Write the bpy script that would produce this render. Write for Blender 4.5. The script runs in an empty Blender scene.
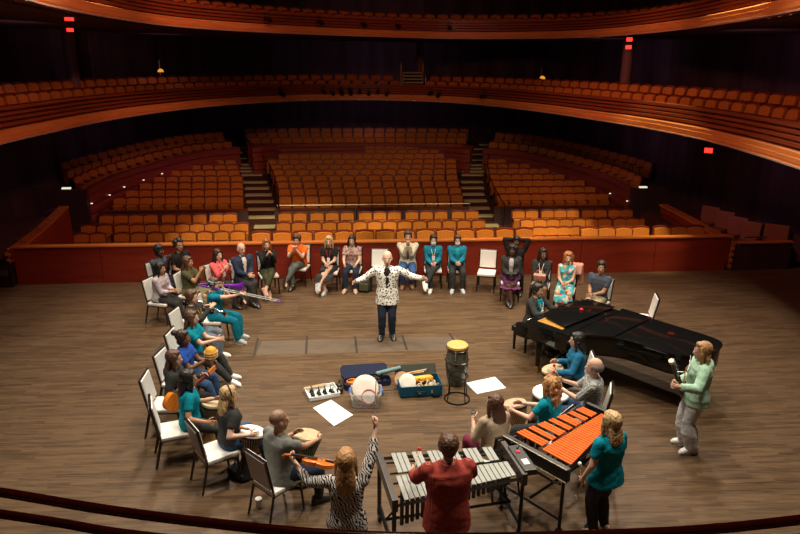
import bpy, bmesh, math, random
from mathutils import Vector, Matrix, Euler
random.seed(11)
rad = math.radians
scene = bpy.context.scene
COL = scene.collection

# ---------------------------------------------------------------- camera, world, light, exposure
FOC, TILT, ROLL, EYE = 649.0, rad(17.7), rad(.56), 5.2
cam_data = bpy.data.cameras.new('camera')
cam = bpy.data.objects.new('camera', cam_data)
COL.objects.link(cam)
cam_data.sensor_width = 36
cam_data.lens = FOC / 800 * 36
cam_data.clip_start = .05
cam_data.clip_end = 200
cam.matrix_world = Matrix.Translation((0, 0, EYE)) @ Matrix.Rotation(rad(90) - TILT, 4, 'X') @ Matrix.Rotation(ROLL, 4, 'Z')
scene.camera = cam

world = bpy.data.worlds.new('world')
scene.world = world
world.use_nodes = True
world.node_tree.nodes['Background'].inputs[0].default_value = (.30, .22, .34, 1)
world.node_tree.nodes['Background'].inputs[1].default_value = .05

def lamp(kind, loc, target, energy, color, size=.4, angle=60, blend=.6):
    d = bpy.data.lights.new('stage_or_fill_lamp', kind)
    d.energy = energy
    d.color = color
    if kind == 'SPOT':
        d.spot_size = rad(angle)
        d.spot_blend = blend
        d.shadow_soft_size = size
    elif kind == 'AREA':
        d.shape = 'DISK'
        d.size = size
        d.spread = rad(angle)
    o = bpy.data.objects.new('stage_or_fill_lamp', d)
    COL.objects.link(o)
    o.location = loc
    o.rotation_euler = (Vector(target) - Vector(loc)).to_track_quat('-Z', 'Y').to_euler()
    return o

WARM = (1.0, .87, .71)
AMBER = (1.0, .83, .46)
RUST = (1.0, .36, .26)
for lx in (-4.6, 0, 4.6):
    lamp('SPOT', (lx, 13.5, 11.5), (lx * .8, 10.8, 0), 2150, WARM, .45, 70)
    lamp('SPOT', (lx, 7.0, 11.5), (lx * .75, 8.6, 0), 2450, WARM, .6, 70)
for lx in (-4.5, 4.5):
    lamp('SPOT', (lx * 1.2, 18.5, 10.5), (lx * .6, 10.5, .6), 1700, WARM, .35, 56)
lamp('SPOT', (0, 4.5, 10.5), (0, 16.6, 0), 1500, AMBER, .5, 60)
for lx in (-8.6, -3.1, 2.6, 7.8):                       # spots added to brighten the front rows of the house
    lamp('SPOT', (lx, 13.2, 11.5), (lx - .4, 19.7, 0), 6200, AMBER, .4, 33, .2)
for lx in (-7, 0, 7):                                  # dim house light
    lamp('SPOT', (lx, 22, 11.0), (lx, 27, 0), 210, RUST, .6, 110, 1)
for lx in (-5, 5):                                     # unseen wash added to lift the tier fronts, terraces and loges
    lamp('SPOT', (lx, 9, 9.0), (lx * .6, 30, 3.6), 760, RUST, .6, 46, .8)
    lamp('SPOT', (-lx * .4, 11, 10.0), (lx * 1.95, 18.3, .8), 1700, RUST, .6, 70, .8)
    lamp('SPOT', (lx * .5, 19, 11.0), (lx * 2.0, 26, .5), 700, RUST, .6, 60, .9)
lamp('SPOT', (0, 1.2, 9.5), (0, 1.5, 4), 130, AMBER, .3, 60, .8)  # unseen spot added to brighten the loft rails
PURPLE = (.85, .45, .80)  # unseen fill lights added under the balconies to lift the dark walls
for x, y, z in ((-9, 26, 2.6), (8.2, 26, 2.6), (-1.5, 34, 2.8), (-9.8, 18, 2.6), (9.4, 19, 2.6), (-9, 26, 5.6), (8, 27, 5.6), (-1.5, 35.5, 5.6), (-9.8, 18, 5.6), (9.4, 19, 5.6)):
    v = Vector((x, y - 14, 0)).normalized()
    lamp('AREA', (x, y, z), (x + v.x * 4, y + v.y * 4, z - .4), 5, PURPLE, 1.5, 170)

vs = scene.view_settings
scene.display_settings.display_device = 'sRGB'
vs.view_transform = 'Standard'
vs.look = 'None'
vs.gamma = 1
vs.use_curve_mapping = False
vs.exposure = 0.1

# ---------------------------------------------------------------- surveying helpers (place things on level planes of the hall)
def ray(px, py):
    u, v = (px - 400) / FOC, (py - 267) / FOC
    c, s = math.cos(ROLL), math.sin(ROLL)
    u, v = u * c + v * s, -u * s + v * c
    return Vector((u, math.cos(TILT) - v * math.sin(TILT), -math.sin(TILT) - v * math.cos(TILT)))

def at(px, py, z=0.0):
    d = ray(px, py)
    t = (z - EYE) / d.z
    return Vector((d.x * t, d.y * t, z))

HA = rad(5.4)
def house(hx, hy, z=0.0):
    return Vector((-.2 + hx * math.cos(HA) - hy * math.sin(HA), 15.46 + hx * math.sin(HA) + hy * math.cos(HA), z))

def rowx(hy, px, py):
    lo, hi = -25.0, 25.0
    d = ray(px, py)
    for _ in range(40):
        m = (lo + hi) / 2
        p = house(m, hy)
        if d.x / d.y * p.y > p.x: lo = m
        else: hi = m
    return lo

# ---------------------------------------------------------------- mesh helpers
class MB:
    def __init__(self):
        self.v, self.f, self.mi, self.M, self.cur = [], [], [], Matrix(), 0
    def add(self, vs_, fs_):
        n = len(self.v)
        M = self.M
        self.v.extend([M @ Vector(p) for p in vs_])
        self.f.extend([tuple(i + n for i in f) for f in fs_])
        self.mi.extend([self.cur] * len(fs_))
        return self
    def loft(self, rings, caps=True, loop=False):
        n = len(rings[0])
        vs_ = [p for r in rings for p in r]
        fs_ = []
        m = len(rings)
        for i in range(m if loop else m - 1):
            a, b = i * n, ((i + 1) % m) * n
            for j in range(n):
                k = (j + 1) % n
                fs_.append((a + j, a + k, b + k, b + j))
        if caps and not loop:
            fs_.append(tuple(range(n - 1, -1, -1)))
            fs_.append(tuple(range((m - 1) * n, m * n)))
        return self.add(vs_, fs_)
    def box(self, c, s, M=None):
        c, s = Vector(c), Vector(s) / 2
        q = [Vector((x * s.x, y * s.y, z * s.z)) for x in (-1, 1) for y in (-1, 1) for z in (-1, 1)]
        q = [c + (M @ p if M else p) for p in q]
        return self.add(q, [(0, 1, 3, 2), (4, 6, 7, 5), (0, 4, 5, 1), (2, 3, 7, 6), (0, 2, 6, 4), (1, 5, 7, 3)])
    def ell(self, c, r, M=None, nu=16, nv=10):
        c = Vector(c)
        vs_ = [Vector((0, 0, -r[2]))]
        for i in range(1, nv):
            t = math.pi * i / nv - math.pi / 2
            for j in range(nu):
                a = 2 * math.pi * j / nu
                vs_.append(Vector((r[0] * math.cos(t) * math.cos(a), r[1] * math.cos(t) * math.sin(a), r[2] * math.sin(t))))
        vs_.append(Vector((0, 0, r[2])))
        vs_ = [c + (M @ p if M else p) for p in vs_]
        fs_ = [(0, 1 + (j + 1) % nu, 1 + j) for j in range(nu)]
        for i in range(nv - 2):
            for j in range(nu):
                a = 1 + i * nu
                k = (j + 1) % nu
                fs_.append((a + j, a + k, a + nu + k, a + nu + j))
        e = len(vs_) - 1
        a = 1 + (nv - 2) * nu
        fs_ += [(a + j, a + (j + 1) % nu, e) for j in range(nu)]
        return self.add(vs_, fs_)
    def cap(self, p0, p1, r0, r1=None, n=12):          # tapered rod with round ends
        return self.tube([p0, p1], [r0, r0 if r1 is None else r1], n, True)
    def cyl(self, p0, p1, r0, r1=None, n=16):
        return self.tube([p0, p1], [r0, r0 if r1 is None else r1], n)
    def tube(self, pts, r, n=8, round_=False, loop=False):
        pts = [Vector(p) for p in pts]
        if not isinstance(r, (list, tuple)): r = [r] * len(pts)
        if round_:
            a, b = (pts[0] - pts[1]).normalized(), (pts[-1] - pts[-2]).normalized()
            A = [(pts[0] + a * r[0] * math.sin(t), r[0] * math.cos(t)) for t in (1.45, .95, .45)]
            B = [(pts[-1] + b * r[-1] * math.sin(t), r[-1] * math.cos(t)) for t in (.45, .95, 1.45)]
            pts = [q[0] for q in A] + pts + [q[0] for q in B]
            r = [q[1] for q in A] + list(r) + [q[1] for q in B]
        rings = []
        m = len(pts)
        prev = None
        for i, p in enumerate(pts):
            if loop: t = pts[(i + 1) % m] - pts[i - 1]
            else: t = pts[min(i + 1, m - 1)] - pts[max(i - 1, 0)]
            t.normalize()
            if prev is None:
                prev = t.cross(Vector((0, 0, 1)))
                if prev.length < .1: prev = t.cross(Vector((0, 1, 0)))
            x = prev - t * prev.dot(t)
            x.normalize()
            y = t.cross(x)
            prev = x
            rings.append([p + (x * math.cos(2 * math.pi * j / n) + y * math.sin(2 * math.pi * j / n)) * r[i] for j in range(n)])
        return self.loft(rings, True, loop)
    def lathe(self, prof, n=24, c=(0, 0, 0), M=None, loop=False):   # open profile ends are capped
        c = Vector(c)
        rings = []
        for r_, z in prof:
            ring = [Vector((r_ * math.cos(2 * math.pi * j / n), r_ * math.sin(2 * math.pi * j / n), z)) for j in range(n)]
            rings.append([c + (M @ p if M else p) for p in ring])
        return self.loft(rings, True, loop)
    def prism(self, out, z0, z1):
        return self.loft([[Vector((p[0], p[1], z0)) for p in out], [Vector((p[0], p[1], z1)) for p in out]])
    def build(self, name, mat, parent=None, smooth=True, bevel=0, loc=None, rz=0):
        me = bpy.data.meshes.new(name)
        me.from_pydata([tuple(p) for p in self.v], [], self.f)
        bm = bmesh.new()
        bm.from_mesh(me)
        bmesh.ops.recalc_face_normals(bm, faces=bm.faces)
        if bevel:
            bmesh.ops.bevel(bm, geom=bm.edges[:], offset=bevel, segments=2, profile=.6, affect='EDGES', clamp_overlap=True)
        bm.to_mesh(me)
        bm.free()
        mats = mat if isinstance(mat, (list, tuple)) else [mat]
        for m in mats: me.materials.append(m)
        if len(mats) > 1 and not bevel:
            me.polygons.foreach_set('material_index', self.mi)
        if smooth:
            me.polygons.foreach_set('use_smooth', [True] * len(me.polygons))
            me.set_sharp_from_angle(angle=rad(40))
        o = bpy.data.objects.new(name, me)
        COL.objects.link(o)
        if parent: o.parent = parent
        if loc is not None: o.location = loc
        o.rotation_euler.z = rz
        return o

VOX = []
FOLDS = bpy.data.textures.new('folds', 'CLOUDS')
FOLDS.noise_scale = .07
STRANDS = bpy.data.textures.new('strands', 'CLOUDS')
STRANDS.noise_scale = .022
def vox(mb, name, mat, parent, size=.014, it=3, extra=None, rough=None):
    o = mb.build(name, mat, parent, smooth=True)
    m = o.modifiers.new('skin', 'REMESH')
    m.mode = 'VOXEL'
    m.voxel_size = size
    m.use_smooth_shade = True
    if it:
        s = o.modifiers.new('soft', 'SMOOTH')
        s.factor = .5
        s.iterations = it
    if rough:
        d = o.modifiers.new('rough', 'DISPLACE')
        d.texture = rough[0]
        d.strength = rough[1]
        d.mid_level = .45
    VOX.append((o, extra))
    return o
def finish_voxels():
    dg = bpy.context.evaluated_depsgraph_get()
    dg.update()
    out = [(o, bpy.data.meshes.new_from_object(o.evaluated_get(dg), depsgraph=dg), e) for o, e in VOX]
    for o, me, e in out:
        mats = list(o.data.materials)
        o.modifiers.clear()
        if e is not None:
            bm = bmesh.new()
            bm.from_mesh(me)
            t = bpy.data.meshes.new('t')
            t.from_pydata([tuple(p) for p in e.v], [], e.f)
            b2 = bmesh.new()
            b2.from_mesh(t)
            bmesh.ops.recalc_face_normals(b2, faces=b2.faces)
            b2.to_mesh(t)
            b2.free()
            bm.from_mesh(t)
            bm.to_mesh(me)
            bm.free()
            bpy.data.meshes.remove(t)
        old = o.data
        me.materials.clear()
        for m in mats: me.materials.append(m)
        me.polygons.foreach_set('use_smooth', [True] * len(me.polygons))
        me.polygons.foreach_set('material_index', [0] * len(me.polygons))
        o.data = me
        bpy.data.meshes.remove(old)
    VOX.clear()

def tag(o, label=None, cat=None, group=None, kind=None):
    if label: o['label'] = label
    if cat: o['category'] = cat
    if group: o['group'] = group
    if kind: o['kind'] = kind
    return o
def empty(name, loc=(0, 0, 0), rz=0.0, label=None, cat=None, group=None):
    o = bpy.data.objects.new(name, None)
    COL.objects.link(o)
    o.empty_display_size = .1
    o.location = loc
    o.rotation_euler = (0, 0, rz)
    return tag(o, label, cat, group)
KIDS = {}
def copy_tree(o, parent=None):
    c = o.copy()
    COL.objects.link(c)
    if parent: c.parent = parent
    kids = KIDS.get(o.name)
    if kids is None:
        kids = KIDS[o.name] = [k for k in COL.objects if k.parent == o]
    for k in kids: copy_tree(k, c)
    return c
def structure(o):
    o['kind'] = 'structure'
    return o

# ---------------------------------------------------------------- materials
def nt(name):
    m = bpy.data.materials.new(name)
    m.use_nodes = True
    t = m.node_tree
    return m, t, t.nodes['Principled BSDF']
def node(t, kind, **kw):
    n = t.nodes.new(kind)
    for k, v in kw.items():
        if k[0] == 'i' and k[1:].isdigit(): n.inputs[int(k[1:])].default_value = v
        elif k in n.inputs.keys(): n.inputs[k].default_value = v
        else: setattr(n, k, v)
    return n
def coords(t, scale=(1, 1, 1), rot=(0, 0, 0)):
    c = t.nodes.new('ShaderNodeTexCoord')
    m = t.nodes.new('ShaderNodeMapping')
    m.inputs['Scale'].default_value = scale
    m.inputs['Rotation'].default_value = rot
    t.links.new(c.outputs['Object'], m.inputs[0])
    return m.outputs[0]
def ramp(t, fac, stops, const=False):
    r = t.nodes.new('ShaderNodeValToRGB')
    if const: r.color_ramp.interpolation = 'CONSTANT'
    e = r.color_ramp.elements
    while len(e) < len(stops): e.new(.5)
    for k, (p, c) in enumerate(stops):
        e[k].position = p
        e[k].color = (*c, 1)
    t.links.new(fac, r.inputs[0])
    return r.outputs[0]
CACHE = {}
def plain(name, c, rough=.6, metal=0.0, var=.18, scale=30, spec=.5, alpha=1, trans=0):
    key = (name, c, rough)
    if key in CACHE: return CACHE[key]
    m, t, b = nt(name)
    n = node(t, 'ShaderNodeTexNoise', Scale=scale, Detail=3.0)
    t.links.new(coords(t), n.inputs['Vector'])
    lo = tuple(max(0, x * (1 - var)) for x in c)
    hi = tuple(min(1, x * (1 + var)) for x in c)
    t.links.new(ramp(t, n.outputs['Fac'], [(.3, lo), (.7, hi)]), b.inputs['Base Color'])
    b.inputs['Roughness'].default_value = rough
    b.inputs['Metallic'].default_value = metal
    b.inputs['Specular IOR Level'].default_value = spec
    b.inputs['Alpha'].default_value = alpha
    b.inputs['Transmission Weight'].default_value = trans
    CACHE[key] = m
    return m
def cloth(name, c, **k): return plain(name, c, .88, var=.14, scale=45, spec=.2)
def glow(name, c, s):
    m, t, b = nt(name)
    b.inputs['Base Color'].default_value = (*c, 1)
    b.inputs['Emission Color'].default_value = (*c, 1)
    b.inputs['Emission Strength'].default_value = s
    return m
def patterned(name, kind, stops, scale, rough=.85, const=True):
    m, t, b = nt(name)
    co = coords(t)
    if kind == 'zebra':
        w = node(t, 'ShaderNodeTexWave', Scale=scale, Distortion=9.0, Detail=2.0)
        w.inputs['Detail Scale'].default_value = 1.1
        t.links.new(coords(t, (1, 1, 1.6), (.4, .3, .2)), w.inputs['Vector'])
        f = w.outputs['Fac']
    elif kind == 'spots':
        w = node(t, 'ShaderNodeTexVoronoi', Scale=scale)
        t.links.new(co, w.inputs['Vector'])
        f = w.outputs['Distance']
    elif kind == 'cells':
        w = node(t, 'ShaderNodeTexVoronoi', Scale=scale)
        t.links.new(co, w.inputs['Vector'])
        s = t.nodes.new('ShaderNodeSeparateColor')
        t.links.new(w.outputs['Color'], s.inputs[0])
        f = s.outputs[0]
    elif kind == 'noise':
        w = node(t, 'ShaderNodeTexNoise', Scale=scale, Detail=2.0)
        t.links.new(co, w.inputs['Vector'])
        f = w.outputs['Fac']
    elif kind == 'plaid':
        s = t.nodes.new('ShaderNodeSeparateXYZ')
        t.links.new(co, s.inputs[0])
        def line(sock, k):
            a = node(t, 'ShaderNodeMath', operation='MULTIPLY', i1=k)
            q = node(t, 'ShaderNodeMath', operation='FRACT')
            p = node(t, 'ShaderNodeMath', operation='PINGPONG', i1=.5)
            t.links.new(sock, a.inputs[0]); t.links.new(a.outputs[0], q.inputs[0]); t.links.new(q.outputs[0], p.inputs[0])
            return p.outputs[0]
        a, c = line(s.outputs[0], scale), line(s.outputs[2], scale)
        mn = node(t, 'ShaderNodeMath', operation='MINIMUM')
        t.links.new(a, mn.inputs[0]); t.links.new(c, mn.inputs[1])
        f = mn.outputs[0]
    t.links.new(ramp(t, f, stops, const), b.inputs['Base Color'])
    b.inputs['Roughness'].default_value = rough
    b.inputs['Specular IOR Level'].default_value = .2
    return m
def wood(name, c0, c1, scale=(2, 30, 30), rough=.4, coat=0.0):
    m, t, b = nt(name)
    n = node(t, 'ShaderNodeTexNoise', Scale=1.0, Detail=5.0, Roughness=.6)
    t.links.new(coords(t, scale), n.inputs['Vector'])
    t.links.new(ramp(t, n.outputs['Fac'], [(.3, c0), (.7, c1)]), b.inputs['Base Color'])
    b.inputs['Roughness'].default_value = rough
    b.inputs['Coat Weight'].default_value = coat
    return m
def plank_floor():
    m, t, b = nt('stage_planks')
    co = coords(t, (1, 1, 1), (0, 0, -HA))
    br = node(t, 'ShaderNodeTexBrick', Scale=1.0)
    br.offset = .37
    br.inputs['Color1'].default_value = (.0, .0, .0, 1)
    br.inputs['Color2'].default_value = (1, 1, 1, 1)
    br.inputs['Mortar'].default_value = (.2, .2, .2, 1)
    br.inputs['Mortar Size'].default_value = .0015
    br.inputs['Brick Width'].default_value = .70
    br.inputs['Row Height'].default_value = .062
    t.links.new(co, br.inputs['Vector'])
    n = node(t, 'ShaderNodeTexNoise', Scale=1.0, Detail=6.0, Roughness=.65)
    t.links.new(coords(t, (2.2, 40, 1), (0, 0, -HA)), n.inputs['Vector'])
    n2 = node(t, 'ShaderNodeTexNoise', Scale=.45, Detail=3.0)
    t.links.new(co, n2.inputs['Vector'])
    a = node(t, 'ShaderNodeMath', operation='MULTIPLY_ADD', i1=.20)
    bw = t.nodes.new('ShaderNodeRGBToBW')
    t.links.new(br.outputs['Color'], bw.inputs[0])
    t.links.new(bw.outputs[0], a.inputs[0]); t.links.new(n.outputs['Fac'], a.inputs[2])
    d = node(t, 'ShaderNodeMath', operation='MULTIPLY_ADD', i1=.25)
    t.links.new(n2.outputs['Fac'], d.inputs[0]); t.links.new(a.outputs[0], d.inputs[2])
    t.links.new(ramp(t, d.outputs[0], [(.36, (.021, .0118, .0055)), (.58, (.064, .037, .0185)), (.84, (.130, .080, .042))]), b.inputs['Base Color'])
    b.inputs['Roughness'].default_value = .48
    b.inputs['Specular IOR Level'].default_value = .22
    return m

M_floor = plank_floor()
M_white = plain('white_vinyl', (.80, .79, .74), .5, var=.05)
M_backpanel = plain('grey_chair_rear', (.50, .47, .54), .55, var=.08)  # rear of the white chair backs, greyer than the front
M_frame = plain('dark_bronze_metal', (.035, .022, .02), .4, .4)
M_black = plain('black_plastic', (.012, .012, .012), .45)
M_gloss = plain('black_lacquer', (.006, .006, .006), .08, var=.0)
M_blackmetal = plain('black_steel', (.02, .02, .02), .35, .6)
M_chrome = plain('chrome', (.7, .7, .7), .18, 1.0, var=.03)
M_brass = plain('brass', (.75, .55, .22), .25, 1.0, var=.05)
M_rubber = plain('rubber', (.02, .02, .02), .8)
M_redwood = wood('red_mahogany', (.20, .018, .008), (.30, .034, .012), (1.2, 1.2, 7), .5)
M_orangewood = wood('orange_cherry', (.50, .145, .032), (.70, .22, .05), (1, 1, 20), .38)
M_lit_band = wood('lit_cherry_band', (.66, .24, .065), (.88, .36, .10), (1, 1, 20), .4)  # cherry colour raised so the band looks lit
M_rim = wood('cherry_tier_wood', (.22, .05, .02), (.36, .09, .03), (.6, .6, 25), .35)
M_darkpanel = wood('dark_wall_panel', (.05, .028, .036), (.09, .045, .052), (3, 3, .3), .6)
M_carpet = plain('aisle_carpet', (.07, .022, .014), .95, var=.3, scale=12)
M_seatfab = plain('seat_velour', (.56, .195, .030), .85, var=.15, scale=25, spec=.2)
M_seatwood = wood('seat_shell_wood', (.13, .02, .01), (.2, .032, .014), (8, 8, 8), .45)
M_tread = plain('pale_stair_nosing', (.62, .58, .34), .6, var=.1)
M_paper = plain('paper', (.86, .86, .84), .8, var=.02)
# ================================================================ THE HALL
def zrow(hy, px, py):                                   # height on the upright plane at house depth hy under a sight line
    hx = rowx(hy, px, py)
    p = house(hx, hy)
    d = ray(px, py)
    return EYE + d.z * p.y / d.y
def spline(pts, n):
    P = [Vector(p) for p in pts]
    P = [P[0] * 2 - P[1]] + P + [P[-1] * 2 - P[-2]]
    dens = []
    for i in range(1, len(P) - 2):
        for k in range(40):
            t = k / 40
            a, b, c, d = P[i - 1:i + 3]
            dens.append(.5 * ((2 * b) + (c - a) * t + (2 * a - 5 * b + 4 * c - d) * t * t + (3 * b - a - 3 * c + d) * t ** 3))
    dens.append(P[-2])
    L = [0]
    for i in range(1, len(dens)): L.append(L[-1] + (dens[i] - dens[i - 1]).length)
    out = []
    j = 0
    for k in range(n):
        s = L[-1] * k / (n - 1)
        while j < len(L) - 2 and L[j + 1] < s: j += 1
        u = (s - L[j]) / max(1e-9, L[j + 1] - L[j])
        out.append(dens[j].lerp(dens[j + 1], min(1, max(0, u))))
    return out
def normals(C, flip=1):
    N = []
    for i in range(len(C)):
        t = C[min(i + 1, len(C) - 1)] - C[max(i - 1, 0)]
        t.z = 0
        t.normalize()
        N.append(Vector((-t.y, t.x, 0)) * flip)
    return N
def sweep(mb, C, prof, flip=1, zbase=None):              # prof = closed list of (offset along the normal, height)
    N = normals(C, flip)
    rings = []
    for p, n in zip(C, N):
        rings.append([Vector((p.x, p.y, p.z)) + n * o + Vector((0, 0, z)) for o, z in prof])
    return mb.loft(rings)
def H3(l): return [house(*p) for p in l]
def house_box(mb, x0, x1, y0, y1, z0, z1):
    return mb.prism([house(x0, y0), house(x1, y0), house(x1, y1), house(x0, y1)], z0, z1)

# ---- stage floor
mb = MB()
mb.prism([house(-14, -17), house(14, -17), house(14, .1), house(-14, .1)], -.25, 0)
structure(mb.build('floor', M_floor, smooth=False))
M_seam = plain('dark_floor_seam', (.03, .02, .014), .7)
M_trap = wood('worn_trap_panel', (.085, .060, .040), (.135, .10, .07), (2.2, 40, 1), .45)
mb = MB()
pa, pb, pc, pd = at(262, 341), at(455, 336.5), at(468, 350), at(256, 355)
mb.prism([pa, pb, pc, pd], 0, .002)
structure(mb.build('trim_1', M_trap, smooth=False))
k = 2
for a, b in (((258, 338), (254, 356)), ((307, 336), (306, 354)), ((355, 336), (357, 353)), ((402, 335), (407, 350)), ((449, 333), (458, 346)), ((163, 343), (153, 357))):
    A, B = at(*a), at(*b)
    t = (B - A).normalized()
    n = Vector((-t.y, t.x, 0)) * .022
    mb = MB()
    mb.prism([A + n, B + n, B - n, A - n], 0, .004)
    structure(mb.build('trim_%d' % k, M_seam, smooth=False))
    k += 1

# ---- red wall at the stage front
WL, WR = -8.95, 8.78
wall = MB()
xs = [WL + (WR - WL) * i / 9 for i in range(10)]
for i in range(9): house_box(wall, xs[i] + .006, xs[i + 1] - .006, 0, .1, 0, .90)
house_box(wall, WL, WR, .03, .12, 0, .895)
structure(wall.build('wall_front', M_redwood, smooth=False))
mb = MB()
house_box(mb, WL - .02, WR + .02, -.03, .16, .90, .945)
structure(mb.build('trim_%d' % k, M_orangewood, smooth=False, bevel=.008)); k += 1
for hx, s in ((WL - .14, -1), (WR + .14, 1)):
    mb = MB()
    for i in range(5):
        z = .05 + i * .165
        mb.prism([house(hx - .05, 0), house(hx + .05, 0), house(hx + .05, .3), house(hx - .05, .3)], z, z + .08)
        mb.prism([house(hx - .015, .05), house(hx + .015, .05), house(hx + .015, .25), house(hx - .015, .25)], z + .08, z + .165)
    structure(mb.build('trim_%d' % k, M_orangewood, smooth=False)); k += 1

# ---- seating decks, one long step per row
SEATTOP = .90
ROWS = {}
def deck(name, x0, x1, y0, y1, z, zb=None):
    mb = MB()
    house_box(mb, x0, x1, y0, y1, z - .6 if zb is None else zb, z)
    return structure(mb.build(name, M_carpet, smooth=False))
PY = [229, 221, 211.5, 194.6, 187.4, 180.5, 174.4, 168.5, 163.5, 158.6, 153, 149, 145.3, 137, 132, 128]
HY = [5.6, 6.55, 7.5] + [9.9 + .88 * i for i in range(13)]
ZT = [zrow(hy, 430, py) for hy, py in zip(HY, PY)]
deck('floor_pit', -3.95, 9.6, .35, 2.6, zrow(1.6, 430, 230) - SEATTOP, -1.4)
deck('floor_pit_low', -12, 12, .13, 4.9, -1.3)
for i, hy in enumerate(HY):
    y0 = hy - .55 if i else 4.9
    y1 = (HY[i + 1] - .55) if i + 1 < len(HY) else 27
    deck('floor_row', -12.5, 12.5, y0, y1, ZT[i] - SEATTOP, -2.2)

# ---- one theatre seat: parts share their meshes between all copies
def arch(w, z0, z1, rise, n=9):
    o = [(-w / 2, z0), (w / 2, z0)]
    for i in range(n):
        t = i / (n - 1)
        o.append((w / 2 - w * t, z1 + rise * (1 - (2 * t - 1) ** 2)))
    return o
def upright(mb, out, y0, y1, tilt):
    mb.loft([[Vector((x, y + (z - .4) * tilt, z)) for x, z in out] for y in (y0, y1)])
def seat_geo(kind, mb=None):
    mb = mb or MB()
    if kind == 'shell':
        upright(mb, arch(.515, .18, .85, .045), .13, .17, .16)
    elif kind == 'pad':
        upright(mb, arch(.455, .43, .80, .035), .065, .135, .16)
        mb.box((0, .098, .615), (.36, .075, .008))
    elif kind == 'cushion':
        mb.box((0, .02, .40), (.44, .10, .34), Matrix.Rotation(rad(14), 3, 'X'))
    elif kind == 'arm':
        mb.box((-.258, -.02, .60), (.045, .32, .035))
        mb.box((-.258, .02, .30), (.03, .16, .58))
    return mb
def seat_parts():
    root = empty('theatre_seat')
    s = seat_geo('shell').build('backrest', M_seatwood, root, False, .006)
    p = seat_geo('pad').build('back_pad', M_seatfab, root, False, .012)
    c = seat_geo('cushion').build('seat_cushion', M_seatfab, root, False, .02)
    a = seat_geo('arm').build('armrest', M_seatwood, root, False, .006)
    return root
def seat_single():
    mb = MB()
    seat_geo('shell', mb); mb.cur = 1
    seat_geo('pad', mb); seat_geo('cushion', mb); mb.cur = 0
    seat_geo('arm', mb)
    return mb
SEATS = []                                               # (distance, position, rotation, scale, row name, index)
ORD = 'first second third fourth fifth sixth seventh eighth ninth tenth eleventh twelfth thirteenth fourteenth fifteenth sixteenth seventeenth eighteenth nineteenth twentieth'.split() + ['twenty-' + w for w in 'first second third fourth fifth sixth seventh eighth ninth'.split()]
def seat_row(pts, rots, name, sc=1.0, parts=False, xs=1.0):
    for i, (p, r) in enumerate(zip(pts, rots)):
        w = ORD[i] if i < len(ORD) else None
        SEATS.append(((p - Vector((0, 0, EYE))).length, p, r, sc, xs, name, w, parts))
def px_row(i, spans, name, parts=False, hy=None, zt=None):
    hy = HY[i] if hy is None else hy
    zt = ZT[i] if zt is None else zt
    py = PY[i]
    pts = []
    for a, b, n in spans:
        xa, xb = rowx(hy, a, py), rowx(hy, b, py)
        w = (xb - xa) / n
        pts += [(house(xa + w * (j + .5), hy, zt - SEATTOP)) for j in range(n)]
    seat_row(pts, [HA] * len(pts), name, parts=parts)
zf = zrow(1.6, 430, 230)
def front(spans, name):
    pts = []
    for a, b, n in spans:
        xa, xb = rowx(1.6, a, 230), rowx(1.6, b, 230)
        w = (xb - xa) / n
        pts += [house(xa + w * (j + .5), 1.6, zf - SEATTOP) for j in range(n)]
    seat_row(pts, [HA] * len(pts), name, 1.0, True, 1.04)
front([(249.5, 536, 14)], 'the front row just behind the red wall')
front([(583, 652, 4), (656.5, 707.5, 3)], 'the right-hand front group behind the red wall')
px_row(0, [(70, 103, 2), (110.5, 245, 8)], 'the lowest row of the left block', True)
px_row(0, [(534.5, 585, 4)], 'the short gap in the right front row', True)
px_row(1, [(77, 110, 2), (111.5, 248, 9)], 'the second row of the left block', True)
px_row(1, [(275, 487, 14)], 'the second row of the centre block', True)
px_row(1, [(522, 613, 7), (615.5, 653.5, 3)], 'the second row of the right block', True)
px_row(2, [(96, 156, 4), (159, 206, 3), (208, 236, 2)], 'the third row of the left block', True)
px_row(2, [(277, 307, 2), (309, 355, 3), (358, 402, 3), (405, 449, 3), (452, 480, 2)], 'the third row of the centre block', True)
px_row(2, [(513, 540, 2), (542.5, 581, 3), (583.5, 608.5, 2), (610.5, 634.5, 2)], 'the third row of the right block', True)
LS = [(111, 242.5, 10), (123.5, 242.5, 9), (137.5, 242.5, 8), (151, 242.5, 7), (168, 239, 6), (188, 238, 4), (212, 236, 2)]
CS = [(278, 464, 14), (277, 462.5, 14), (275.5, 460.5, 14), (274, 459, 14), (271.5, 458, 15), (269.5, 457.5, 16), (265.5, 457, 17), (278, 445, 16), (283, 302, 2), (365, 425, 6), (249.5, 466.5, 21), (245, 468, 21), (243, 470, 21)]
RS = [(498, 610, 10), (495, 597, 9), (491, 586, 9), (490, 566, 7), (487.5, 550.5, 6), (487, 531, 4), (487, 507, 2)]
UP = ['first', 'second', 'third', 'fourth', 'fifth', 'sixth', 'seventh', 'eighth', 'ninth', 'tenth', 'upper first', 'upper second', 'upper third']
for i in range(7):
    px_row(i + 3, [LS[i]], 'the left block %s row above the cross aisle' % UP[i])
    px_row(i + 3, [RS[i]], 'the right block %s row above the cross aisle' % UP[i])
for i in range(13):
    px_row(i + 3, [CS[i]], 'the centre block %s row above the cross aisle' % UP[i])
px_row(11, [(365, 440, 7)], 'the centre block short ninth row')

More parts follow.
